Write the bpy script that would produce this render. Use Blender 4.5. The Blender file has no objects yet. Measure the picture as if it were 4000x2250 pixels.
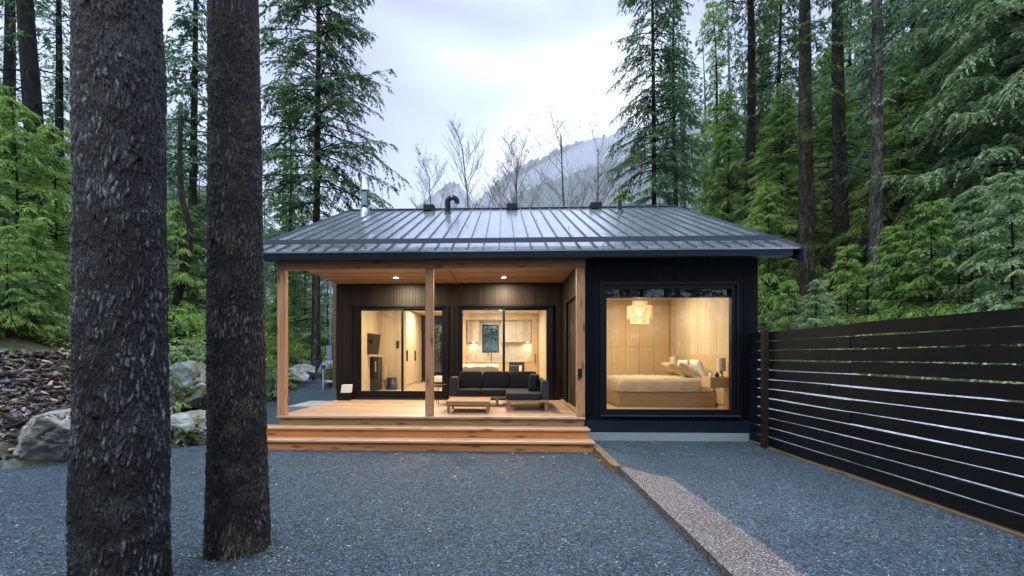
import bpy, math, random
import numpy as np
R = math.radians
rng = np.random.default_rng(7)
random.seed(7)
C = bpy.context.scene.collection
sc = bpy.context.scene

# ---------------------------------------------------------------- camera, sky, sun, exposure
FPX, CXP, HYP, TH, EYE = 1750.0, 1900.0, 1390.0, R(2.13), 1.65
cam_d = bpy.data.cameras.new('camera'); cam = bpy.data.objects.new('camera', cam_d); C.objects.link(cam)
cam.location = (0, 0, EYE); cam.rotation_euler = (R(90), 0, TH)
cam_d.sensor_width = 36; cam_d.lens = 36 * FPX / 4000
cam_d.shift_x = (2000 - CXP) / 4000; cam_d.shift_y = (HYP - 1125) / 4000
cam_d.clip_end = 6000; cam_d.clip_start = 0.05
sc.camera = cam

def at(px, py, Y):
    """a point of the photograph carried out to the plane Y"""
    s, c = math.sin(TH), math.cos(TH)
    a = (px - CXP) / FPX; b = (HYP - py) / FPX
    t = Y / (a * s + c)
    return (t * (a * c - s), Y, EYE + t * b)

SUN_EL, SUN_AZ = 50, 200
w = bpy.data.worlds.new('World'); sc.world = w; w.use_nodes = True
nt = w.node_tree; nt.nodes.clear()
def wn(t, **k):
    n = nt.nodes.new(t)
    for a, b in k.items(): setattr(n, a, b)
    return n
sky = wn('ShaderNodeTexSky', sky_type='NISHITA', sun_disc=False)
sky.sun_elevation = R(SUN_EL); sky.sun_rotation = R(SUN_AZ); sky.air_density = 1.4; sky.dust_density = 2.0
tc = wn('ShaderNodeTexCoord'); L = nt.links.new
nz = wn('ShaderNodeTexNoise'); nz.inputs['Scale'].default_value = 1.7; nz.inputs['Detail'].default_value = 7; nz.inputs['Roughness'].default_value = .52; nz.inputs['Distortion'].default_value = .5
mp = wn('ShaderNodeMapping'); mp.inputs['Scale'].default_value = (1, 1, 2.0); mp.inputs['Location'].default_value = (.3, .2, .55)
L(tc.outputs['Generated'], mp.inputs['Vector']); L(mp.outputs[0], nz.inputs['Vector'])
def spot(v, lo, hi):
    d = wn('ShaderNodeVectorMath', operation='DOT_PRODUCT')
    l = math.sqrt(sum(q * q for q in v)); d.inputs[1].default_value = [q / l for q in v]
    L(tc.outputs['Generated'], d.inputs[0])
    m = wn('ShaderNodeMapRange', interpolation_type='SMOOTHSTEP'); m.inputs['From Min'].default_value = lo; m.inputs['From Max'].default_value = hi
    L(d.outputs['Value'], m.inputs['Value']); return m.outputs[0]
def mth(op, a, b):
    m = wn('ShaderNodeMath', operation=op)
    for i, q in enumerate((a, b)):
        if isinstance(q, (int, float)): m.inputs[i].default_value = q
        else: L(q, m.inputs[i])
    return m.outputs[0]
dark = spot((-.17, 1, .86), .90, 1.0); bright = spot((.05, 1, .50), .93, 1.0); bluish = spot((-.42, 1, .45), .9, 1.0)
v = mth('ADD', nz.outputs['Fac'], mth('MULTIPLY', bright, .30))
v = mth('SUBTRACT', v, mth('MULTIPLY', dark, .26))
cr = wn('ShaderNodeValToRGB')
for i, (p, c) in enumerate([(.26, (.38, .36, .56)), (.42, (.50, .54, .75)), (.55, (.62, .74, .92)), (.70, (1.05, 1.08, 1.12))]):
    e = cr.color_ramp.elements[i] if i < 2 else cr.color_ramp.elements.new(p)
    e.position = p; e.color = (*c, 1)
L(v, cr.inputs['Fac'])
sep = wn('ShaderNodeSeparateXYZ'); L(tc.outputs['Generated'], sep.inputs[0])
zen = wn('ShaderNodeMapRange', interpolation_type='SMOOTHSTEP'); zen.inputs['From Min'].default_value = .60; zen.inputs['From Max'].default_value = .92; zen.inputs['To Min'].default_value = 1.0; zen.inputs['To Max'].default_value = 6.5  # extra sky brightness added above the view to light foliage and ground
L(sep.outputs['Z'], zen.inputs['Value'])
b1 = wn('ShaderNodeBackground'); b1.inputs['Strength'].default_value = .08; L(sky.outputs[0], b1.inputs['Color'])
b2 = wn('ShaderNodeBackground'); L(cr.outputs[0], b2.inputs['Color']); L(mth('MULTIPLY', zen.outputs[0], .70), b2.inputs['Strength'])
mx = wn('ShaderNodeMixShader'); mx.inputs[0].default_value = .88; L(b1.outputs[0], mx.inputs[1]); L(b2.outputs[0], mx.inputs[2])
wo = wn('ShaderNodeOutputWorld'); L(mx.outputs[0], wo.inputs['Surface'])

sd = bpy.data.lights.new('sun', 'SUN'); sd.energy = 1.1; sd.angle = R(35); sd.color = (1, .975, .94)
so = bpy.data.objects.new('sun', sd); C.objects.link(so)
so.rotation_euler = (R(90 - SUN_EL), 0, R(180 - SUN_AZ)); so.location = (0, 0, 60)

sc.view_settings.view_transform = 'Standard'; sc.view_settings.look = 'None'
sc.view_settings.exposure = 1.1; sc.view_settings.gamma = 1
sc.render.engine = 'CYCLES'
cy = sc.cycles
cy.max_bounces = 8; cy.diffuse_bounces = 3; cy.glossy_bounces = 3; cy.transmission_bounces = 6; cy.transparent_max_bounces = 12; cy.volume_bounces = 0
cy.caustics_reflective = False; cy.caustics_refractive = False
cy.use_denoising = True; cy.sample_clamp_indirect = 6

# ---------------------------------------------------------------- materials
MATS = {}
class NT:
    def __init__(s, name):
        s.m = bpy.data.materials.new(name); s.m.use_nodes = True; s.t = s.m.node_tree; s.t.nodes.clear()
        s.out = s.n('ShaderNodeOutputMaterial'); MATS[name] = s.m
    def n(s, t, **k):
        o = s.t.nodes.new(t)
        for a, b in k.items():
            if a in ('operation', 'blend_type', 'data_type', 'feature', 'distance', 'interpolation_type', 'noise_dimensions', 'voronoi_dimensions', 'wave_type', 'bands_direction'): setattr(o, a, b)
            else: o.inputs[a.replace('_', ' ')].default_value = b
        return o
    def l(s, a, b): s.t.links.new(a, b)
    def coord(s, scale=(1, 1, 1), out='Object', loc=(0, 0, 0)):
        c = s.n('ShaderNodeTexCoord'); m = s.n('ShaderNodeMapping'); m.inputs['Scale'].default_value = scale; m.inputs['Location'].default_value = loc
        s.l(c.outputs[out], m.inputs['Vector']); return m.outputs[0]
    def noise(s, vec, scale, detail=4, rough=.5, dist=0):
        o = s.n('ShaderNodeTexNoise', Scale=scale, Detail=detail, Roughness=rough, Distortion=dist); s.l(vec, o.inputs['Vector']); return o.outputs['Fac']
    def ramp(s, fac, stops):
        r = s.n('ShaderNodeValToRGB')
        for i, (p, c) in enumerate(stops):
            e = r.color_ramp.elements[i] if i < 2 else r.color_ramp.elements.new(p)
            e.position = p; e.color = (*c, 1) if len(c) == 3 else c
        s.l(fac, r.inputs['Fac']); return r.outputs[0]
    def mix(s, f, a, b, mode='MIX'):
        m = s.n('ShaderNodeMix', data_type='RGBA', blend_type=mode)
        for q, sock in ((f, m.inputs[0]), (a, m.inputs[6]), (b, m.inputs[7])):
            if isinstance(q, (int, float)): sock.default_value = q
            elif isinstance(q, tuple): sock.default_value = (*q, 1)
            else: s.l(q, sock)
        return m.outputs[2]
    def math(s, op, a, b=0.0):
        m = s.n('ShaderNodeMath', operation=op)
        for i, q in enumerate((a, b)):
            if isinstance(q, (int, float)): m.inputs[i].default_value = q
            else: s.l(q, m.inputs[i])
        return m.outputs[0]
    def bsdf(s, col, rough=.6, metal=0., spec=.5, **k):
        b = s.n('ShaderNodeBsdfPrincipled')
        for q, nm in ((col, 'Base Color'), (rough, 'Roughness'), (metal, 'Metallic'), (spec, 'Specular IOR Level')):
            if isinstance(q, tuple): b.inputs[nm].default_value = (*q, 1)
            elif isinstance(q, (int, float)): b.inputs[nm].default_value = q
            else: s.l(q, b.inputs[nm])
        for a, q in k.items(): b.inputs[a.replace('_', ' ')].default_value = q
        s.b = b; s.l(b.outputs[0], s.out.inputs['Surface']); return b
    def bump(s, h, strength=.5, dist=.01):
        b = s.n('ShaderNodeBump', Strength=strength, Distance=dist); s.l(h, b.inputs['Height']); s.l(b.outputs[0], s.b.inputs['Normal'])
    def island(s):
        return s.n('ShaderNodeNewGeometry').outputs['Random Per Island']

def plain(name, col, rough=.5, metal=0., spec=.5, var=.12, sc_=6., bump=.0, **k):
    t = NT(name); v = t.coord(); f = t.noise(v, sc_, 5, .6)
    c = t.ramp(f, [(.25, tuple(q * (1 - var) for q in col)), (.75, tuple(min(1, q * (1 + var)) for q in col))])
    t.bsdf(c, rough, metal, spec, **k)
    if bump: t.bump(t.noise(t.coord(), sc_ * 12, 4), bump, .004)
    return t.m

def wood(name, dk, lt, axis='x', rough=.55, knots=True, island=.35, spec=.35, fine=1., wet=False, joints=False):
    t = NT(name); st = {'x': (.35, 7, 7), 'y': (7, .35, 7), 'z': (7, 7, .35)}[axis]
    c = t.n('ShaderNodeTexCoord'); isl = t.island()
    off = t.n('ShaderNodeCombineXYZ'); [t.l(t.math('MULTIPLY', isl, q), off.inputs[i]) for i, q in enumerate((31., 17., 53.))]
    ad = t.n('ShaderNodeVectorMath', operation='ADD'); t.l(c.outputs['Object'], ad.inputs[0]); t.l(off.outputs[0], ad.inputs[1])
    m = t.n('ShaderNodeMapping'); m.inputs['Scale'].default_value = st; t.l(ad.outputs[0], m.inputs['Vector'])
    g1 = t.noise(m.outputs[0], 2.2 * fine, 6, .62, 1.2)
    g2 = t.noise(m.outputs[0], 14 * fine, 4, .6)
    g = t.math('ADD', t.math('MULTIPLY', g1, .7), t.math('MULTIPLY', g2, .3))
    col = t.ramp(g, [(.3, dk), (.5, tuple((a + b) / 2 for a, b in zip(dk, lt))), (.68, lt)])
    k = t.n('ShaderNodeMapRange'); k.inputs['To Min'].default_value = 1 - island; k.inputs['To Max'].default_value = 1 + island * .45; t.l(isl, k.inputs['Value'])
    hs = t.n('ShaderNodeHueSaturation'); t.l(k.outputs[0], hs.inputs['Value']); t.l(col, hs.inputs['Color']); col = hs.outputs[0]
    if knots:
        kst = {'x': (1.6, 7, 7), 'y': (7, 1.6, 7), 'z': (7, 7, 1.6)}[axis]
        m2 = t.n('ShaderNodeMapping'); m2.inputs['Scale'].default_value = kst; t.l(ad.outputs[0], m2.inputs['Vector'])
        vo = t.n('ShaderNodeTexVoronoi', Scale=1.25, Randomness=1.); t.l(m2.outputs[0], vo.inputs['Vector'])
        kf = t.ramp(vo.outputs['Distance'], [(.06, (1, 1, 1)), (.30, (0, 0, 0))])
        col = t.mix(t.math('MULTIPLY', kf, .9), col, tuple(q * .22 for q in dk))
    t.bsdf(col, t.ramp(t.noise(t.coord((1, .5, 1)), 2.2, 6, .7), [(.3, (rough * .6,) * 3), (.7, (min(1, rough * 1.4),) * 3)]) if name == 'fence_boards' else rough, 0., spec)
    t.bump(g, .25, .004)
    return t.m

wood('cedar_beam', (.40, .165, .085), (.60, .30, .175), 'x', .5, island=.1)
wood('cedar_post', (.34, .165, .08), (.54, .30, .16), 'z', .5, island=.2)
wood('cedar_tread', (.40, .22, .115), (.62, .41, .26), 'x', .42, island=.25, spec=.5)
wood('cedar_riser', (.40, .145, .038), (.64, .285, .095), 'x', .5, island=.3)
wood('fir_riser', (.22, .14, .06), (.38, .26, .12), 'x', .5, island=.25)
wood('deck_boards', (.36, .23, .15), (.58, .42, .29), 'x', .38, island=.3, spec=.5)
wood('ceiling_boards', (.46, .26, .14), (.68, .44, .27), 'x', .5, island=.35)
wood('char_siding', (.003, .0025, .0025), (.019, .012, .010), 'z', .5, knots=False, island=.6, spec=.25)
wood('navy_siding', (.0012, .0022, .0042), (.0035, .0060, .0100), 'z', .5, knots=False, island=.4, spec=.12)
wood('pine_panel', (.62, .48, .31), (.76, .62, .43), 'z', .6, knots=False, island=.12)
wood('maple_panel', (.58, .40, .21), (.67, .48, .27), 'z', .5, knots=False, island=.08)
wood('bed_wood', (.40, .28, .17), (.48, .35, .22), 'x', .5, knots=False, island=.05)
wood('floor_wood', (.45, .31, .18), (.60, .44, .27), 'x', .35, knots=False, island=.2)
wood('table_teak', (.26, .155, .085), (.40, .26, .155), 'x', .5, knots=False, island=.3)
wood('teak_leg', (.22, .13, .075), (.33, .21, .13), 'z', .5, knots=False, island=.2)
wood('fence_boards', (.0022, .0030, .0042), (.0070, .0102, .0155), 'y', .5, knots=False, island=.5, spec=.22)
wood('fence_post', (.010, .006, .005), (.026, .015, .011), 'z', .5, knots=False)
wood('curb_timber', (.10, .065, .030), (.22, .15, .07), 'y', .7, knots=True)
plain('white_cabinet', (.62, .55, .44), .4)
plain('stone_splash', (.55, .49, .40), .35, var=.18, sc_=9)
plain('ceiling_paint', (.66, .56, .42), .7)
plain('black_metal', (.006, .007, .009), .5, .0, .25)
plain('black_frame', (.004, .005, .008), .4, .0, .25)
plain('navy_metal', (.008, .014, .026), .35, 0., .35, var=.2)
plain('steel_blue', (.022, .036, .055), .35, .0, .5)
plain('galvanised', (.30, .36, .39), .30, 1., .5, var=.1)
plain('concrete', (.24, .26, .26), .8, var=.15, bump=.2)
plain('concrete_blue', (.22, .27, .29), .75, var=.12, bump=.2)
plain('charcoal_fabric', (.022, .024, .032), .9, 0, .2, var=.15, sc_=30, bump=.3)
plain('charcoal_arm', (.036, .038, .046), .8, 0, .3, var=.2, sc_=40, bump=.3)
plain('linen', (.44, .33, .23), .9, 0, .2, var=.07, sc_=8, bump=.25)
plain('tan_linen', (.47, .35, .23), .9, 0, .2, var=.06, sc_=14, bump=.3)
plain('white_linen', (.80, .76, .68), .9, 0, .2, var=.04, bump=.2)
plain('lamp_fabric', (.72, .66, .56), .85, 0, .2)
plain('seam_metal', (.07, .085, .10), .4, .3, .5)
plain('tv_back', (.05, .035, .026), .4)
plain('dark_plastic', (.02, .022, .025), .45)
plain('white_paint', (.75, .76, .77), .4)
plain('grey_box', (.20, .27, .34), .4)
plain('blue_paint', (.02, .07, .35), .4)
plain('brass', (.55, .38, .18), .3, .9)

t = NT('glass'); fr = t.n('ShaderNodeFresnel', IOR=1.52); g = t.n('ShaderNodeBsdfGlossy', Roughness=.0); tr = t.n('ShaderNodeBsdfTransparent')
g.inputs['Color'].default_value = (.9, .95, 1, 1); tr.inputs['Color'].default_value = (.95, .97, .96, 1)
ms = t.n('ShaderNodeMixShader'); t.l(t.math('MULTIPLY', fr.outputs[0], .9), ms.inputs[0]); t.l(tr.outputs[0], ms.inputs[1]); t.l(g.outputs[0], ms.inputs[2]); t.l(ms.outputs[0], t.out.inputs['Surface'])

def emis(name, col, st):
    t = NT(name); e = t.n('ShaderNodeEmission', Strength=st); e.inputs['Color'].default_value = (*col, 1); t.l(e.outputs[0], t.out.inputs['Surface'])
emis('lamp_glow', (1, .84, .60), 16); emis('bulb_glow', (1, .9, .7), 10); emis('shade_glow', (1, .85, .62), .6)

t = NT('rattan'); cw = t.coord((1, 1, 1)); n1 = t.noise(cw, 60, 3); cc = t.ramp(n1, [(.3, (.58, .44, .26)), (.7, (.85, .72, .52))])
df = t.n('ShaderNodeBsdfDiffuse'); tl = t.n('ShaderNodeBsdfTranslucent'); t.l(cc, df.inputs['Color']); t.l(cc, tl.inputs['Color']); ms = t.n('ShaderNodeMixShader', Fac=.5); t.l(df.outputs[0], ms.inputs[1]); t.l(tl.outputs[0], ms.inputs[2]); t.l(ms.outputs[0], t.out.inputs['Surface'])

# wet standing seam roof
t = NT('roof_metal'); cw = t.coord((1, .25, 1)); st = t.noise(cw, 3, 6, .65); dr = t.noise(t.coord(), 160, 2, .5)
t.bsdf(t.ramp(t.noise(t.coord((3, .4, 1)), 1.3, 5), [(.3, (.31, .37, .41)), (.7, (.42, .47, .51))]), t.ramp(st, [(.35, (.15,) * 3), (.65, (.24,) * 3)]), .8, .6)
t.bump(t.math('ADD', t.math('MULTIPLY', t.ramp(dr, [(.55, (0, 0, 0)), (.68, (1, 1, 1))]), .5), t.math('MULTIPLY', t.noise(t.coord(), 1.5, 1), .5)), .06, .01)

# gravel
def gravel(name, tint, seed):
    t = NT(name); p = t.coord((1, 1, 1), loc=(seed, seed, 0))
    vo = t.n('ShaderNodeTexVoronoi', Scale=52.); t.l(p, vo.inputs['Vector'])
    vo2 = t.n('ShaderNodeTexVoronoi', Scale=95.); t.l(p, vo2.inputs['Vector'])
    sepc = t.n('ShaderNodeSeparateColor'); t.l(vo.outputs['Color'], sepc.inputs[0])
    sep2 = t.n('ShaderNodeSeparateColor'); t.l(vo2.outputs['Color'], sep2.inputs[0])
    a, b, c = [tuple(q * k for q in tint) for k in (.18, .85, 2.5)]
    c1 = t.ramp(sepc.outputs[0], [(0, a), (.55, b), (.92, c), (.99, (.17, .21, .25)), (1., (.40, .42, .44))])
    c2 = t.ramp(sep2.outputs[1], [(0, a), (.6, b), (.97, c), (1., (.3, .32, .34))])
    msk = t.ramp(t.noise(p, 30, 2), [(.47, (0, 0, 0)), (.53, (1, 1, 1))])
    col = t.mix(msk, c1, c2)
    big = t.noise(p, .55, 5, .6); col = t.mix(1., col, t.ramp(big, [(.3, (.62, .66, .72)), (.7, (1.25, 1.2, 1.12))]), 'MULTIPLY')
    ndl = t.n('ShaderNodeTexVoronoi', Scale=9.); t.l(t.coord((1, 1, 1), loc=(seed, 2, 0)), ndl.inputs['Vector']); col = t.mix(t.math('MULTIPLY', t.ramp(ndl.outputs['Distance'], [(.05, (1, 1, 1)), (.12, (0, 0, 0))]), t.ramp(t.noise(p, .9, 4), [(.45, (0, 0, 0)), (.6, (1, 1, 1))])), col, (.10, .06, .035))
    edge = t.ramp(vo.outputs['Distance'], [(.0, (1, 1, 1)), (.55, (.8,) * 3), (.95, (.25,) * 3)])
    t.bsdf(col, t.ramp(sepc.outputs[1], [(0, (.45,) * 3), (1, (.8,) * 3)]), 0., .35)
    hgt = t.math('ADD', t.math('MULTIPLY', vo.outputs['Distance'], -1.), t.math('MULTIPLY', vo2.outputs['Distance'], -.5))
    hgt = t.math('ADD', hgt, t.math('MULTIPLY', sepc.outputs[2], .5))
    t.bump(hgt, 1., .016)
gravel('gravel_mat', (.027, .056, .076), 0.)
gravel('gravel_mat_pale', (.037, .068, .090), 5.3)
plain_stone = NT('stone_mat'); i_ = plain_stone.island()
plain_stone.bsdf(plain_stone.ramp(i_, [(0, (.012, .02, .03)), (.5, (.032, .052, .075)), (.92, (.075, .11, .145)), (.99, (.18, .21, .24)), (1, (.5, .51, .50))]), .5, 0, .5)

t = NT('forest_floor'); p = t.coord(); n1 = t.noise(p, .35, 6, .65); n2 = t.noise(p, 9, 6, .7); n3 = t.noise(p, .11, 5, .7)
c1 = t.ramp(n2, [(.3, (.025, .02, .012)), (.5, (.045, .05, .02)), (.7, (.09, .105, .045))])
c2 = t.ramp(n2, [(.35, (.15, .16, .165)), (.65, (.32, .33, .34))])
rk = t.ramp(n3, [(.56, (0, 0, 0)), (.60, (1, 1, 1))])
t.bsdf(t.mix(rk, c1, c2), .9, 0, .2); t.bump(n2, .8, .08)

t = NT('mulch'); t.bsdf(t.ramp(t.island(), [(0, (.010, .007, .006)), (.5, (.045, .030, .024)), (.85, (.16, .12, .10)), (1, (.36, .30, .25))]), .85, 0, .3)
t = NT('fallen_leaf'); t.bsdf(t.ramp(t.island(), [(0, (.10, .045, .02)), (.4, (.22, .10, .05)), (.7, (.30, .22, .16)), (.88, (.48, .33, .05)), (1, (.5, .42, .06))]), .7, 0, .3)

def rockmat(name, a, b, mossy):
    t = NT(name); p = t.coord(); n1 = t.noise(p, 5, 8, .68); n2 = t.noise(p, 1.6, 5, .6, .5); n3 = t.noise(p, 45, 3, .7)
    col = t.ramp(t.math('ADD', t.math('MULTIPLY', n1, .7), t.math('MULTIPLY', n3, .3)), [(.32, tuple(q * .45 for q in a)), (.48, a), (.66, b)])
    if mossy:
        mo = t.ramp(t.noise(p, 30, 4), [(.3, (.035, .055, .015)), (.7, (.13, .15, .05))])
        col = t.mix(t.ramp(n2, [(.5 - mossy * .15, (0, 0, 0)), (.62 - mossy * .12, (1, 1, 1))]), col, mo)
    t.bsdf(col, .85, 0, .3); t.bump(n1, .9, .05)
rockmat('rock_grey', (.20, .195, .175), (.38, .375, .34), .0)
rockmat('rock_mossy', (.20, .23, .22), (.36, .40, .39), .35)
rockmat('rock_pale', (.30, .30, .29), (.50, .50, .48), .0)

def barkmat(name, a, b, c, moss=0., sz=1.):
    t = NT(name); p = t.coord((1, 1, .32)); p2 = t.coord()
    n1 = t.noise(p, 26 / sz, 7, .7, .4); n2 = t.noise(p2, 85 / sz, 4, .7); n3 = t.noise(p2, 1.3, 4, .6)
    f = t.math('ADD', t.math('MULTIPLY', n1, .6), t.math('MULTIPLY', n2, .4))
    col = t.ramp(f, [(.38, a), (.50, b), (.57, tuple(q * .75 + r * .25 for q, r in zip(b, c))), (.66, c)])
    if moss:
        mo = t.ramp(n2, [(.3, (.03, .04, .01)), (.7, (.16, .17, .05))])
        col = t.mix(t.ramp(t.math('ADD', t.math('MULTIPLY', n3, .75), t.math('MULTIPLY', n2, .25)), [(.60 - moss * .12, (0, 0, 0)), (.68 - moss * .1, (1, 1, 1))]), col, mo)
    t.bsdf(col, .8, 0, .2); t.bump(f, 1., .05 * sz)
def platebark(name, a, b, c, lichen):
    t = NT(name); at_ = t.n('ShaderNodeAttribute'); at_.attribute_name = 'plate'; p = t.coord((1, 1, .5)); p2 = t.coord()
    n1 = t.noise(p, 60, 6, .7); n2 = t.noise(p2, 150, 3, .6); n3 = t.noise(p2, 1.7, 5, .65)
    f = t.math('ADD', t.math('MULTIPLY', at_.outputs['Fac'], .42), t.math('MULTIPLY', n1, .70)); f = t.math('ADD', f, t.math('MULTIPLY', t.math('SUBTRACT', n3, .5), .8))
    col = t.ramp(f, [(.42, a), (.53, b), (.62, tuple(q * .7 + r * .3 for q, r in zip(b, c))), (.72, c)])
    lf = t.math('MULTIPLY', t.ramp(n2, [(.53, (0, 0, 0)), (.60, (1, 1, 1))]), t.ramp(t.noise(p2, 4.5, 4, .6), [(.50, (0, 0, 0)), (.62, (1, 1, 1))]))
    col = t.mix(t.math('MULTIPLY', lf, .7), col, lichen)
    t.bsdf(col, .5, 0, .5); t.bump(t.math('ADD', n1, t.math('MULTIPLY', n2, .5)), 1., .03)
platebark('bark_grey', (.0015, .0015, .002), (.013, .014, .0165), (.30, .32, .36), (.26, .28, .28))
platebark('bark_brown', (.0015, .001, .0009), (.020, .0105, .0075), (.24, .19, .165), (.26, .28, .18))
barkmat('bark_far', (.003, .0025, .002), (.016, .013, .0105), (.14, .125, .10), .5, 2.6)
barkmat('bark_dark', (.002, .0018, .0015), (.0075, .0065, .0055), (.05, .046, .038), .3, 2.6)
barkmat('bark_pale', (.012, .011, .01), (.055, .05, .044), (.45, .43, .39), .2, 2.6)
barkmat('bark_mossy', (.003, .0028, .002), (.017, .0155, .010), (.17, .15, .10), .6, 2.6)
barkmat('twig', (.03, .027, .025), (.07, .062, .056), (.14, .125, .11), .0, 2.)

def needles(name, dk, md, lt, trans=.35):
    t = NT(name); p = t.coord(); n1 = t.noise(p, .9, 4, .6); isl = t.island()
    oi = t.n('ShaderNodeObjectInfo').outputs['Random']
    f = t.math('ADD', t.math('MULTIPLY', n1, .75), t.math('MULTIPLY', isl, .35)); f = t.math('ADD', f, t.math('MULTIPLY', oi, .06))
    col = t.ramp(f, [(.34, dk), (.56, md), (.80, lt)])
    df = t.n('ShaderNodeBsdfPrincipled', Roughness=.55); df.inputs['Specular IOR Level'].default_value = .45; t.l(col, df.inputs['Base Color'])
    tl = t.n('ShaderNodeBsdfTranslucent'); t.l(col, tl.inputs['Color']); ms = t.n('ShaderNodeMixShader', Fac=trans)
    t.l(df.outputs[0], ms.inputs[1]); t.l(tl.outputs[0], ms.inputs[2]); t.l(ms.outputs[0], t.out.inputs['Surface'])
needles('needles_fir', (.018, .046, .024), (.058, .13, .048), (.18, .30, .075), .42)
needles('needles_blue', (.024, .066, .040), (.080, .19, .105), (.25, .42, .23), .42)
needles('needles_spring', (.05, .14, .025), (.19, .34, .065), (.44, .60, .14), .42)
needles('needles_pale', (.06, .13, .06), (.22, .35, .16), (.52, .65, .34), .42)
needles('autumn_leaf', (.20, .10, .03), (.34, .20, .06), (.42, .30, .12))
needles('hill_green', (.012, .022, .02), (.025, .042, .034), (.045, .07, .05), 0.)

# ---------------------------------------------------------------- object helpers
def tag(o, label=None, cat=None, group=None, kind=None):
    if label: o['label'] = label
    if cat: o['category'] = cat
    if group: o['group'] = group
    if kind: o['kind'] = kind
    return o
ORG = {}
def empty(name, loc, label=None, cat=None, group=None, rz=0.):
    o = bpy.data.objects.new(name, None); C.objects.link(o); o.location = loc; o.rotation_euler.z = rz; o.empty_display_size = .1
    ORG[o.name] = tuple(loc); return tag(o, label, cat, group)
def origin(o):
    return ORG.get(o.name, (0, 0, 0)) if o else (0, 0, 0)
def link_mesh(name, me, parent=None, mat=None, loc=None):
    o = bpy.data.objects.new(name, me); C.objects.link(o)
    if mat:
        me.materials.clear()
        for m in (mat if isinstance(mat, (list, tuple)) else [mat]): me.materials.append(MATS[m])
    if parent: o.parent = parent; ORG[o.name] = origin(parent)
    elif loc: o.location = loc; ORG[o.name] = loc
    return o
def np_mesh(name, V, F, smooth=False):
    """V (n,3), F (m,k) with one polygon size"""
    V = np.asarray(V, np.float32); F = np.asarray(F, np.int32); me = bpy.data.meshes.new(name)
    me.vertices.add(len(V)); me.vertices.foreach_set('co', V.ravel())
    k = F.shape[1]; me.loops.add(F.size); me.loops.foreach_set('vertex_index', F.ravel())
    me.polygons.add(len(F)); me.polygons.foreach_set('loop_start', np.arange(0, F.size, k, dtype=np.int32))
    if smooth: me.polygons.foreach_set('use_smooth', np.ones(len(F), bool))
    me.update(calc_edges=True); return me

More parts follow.
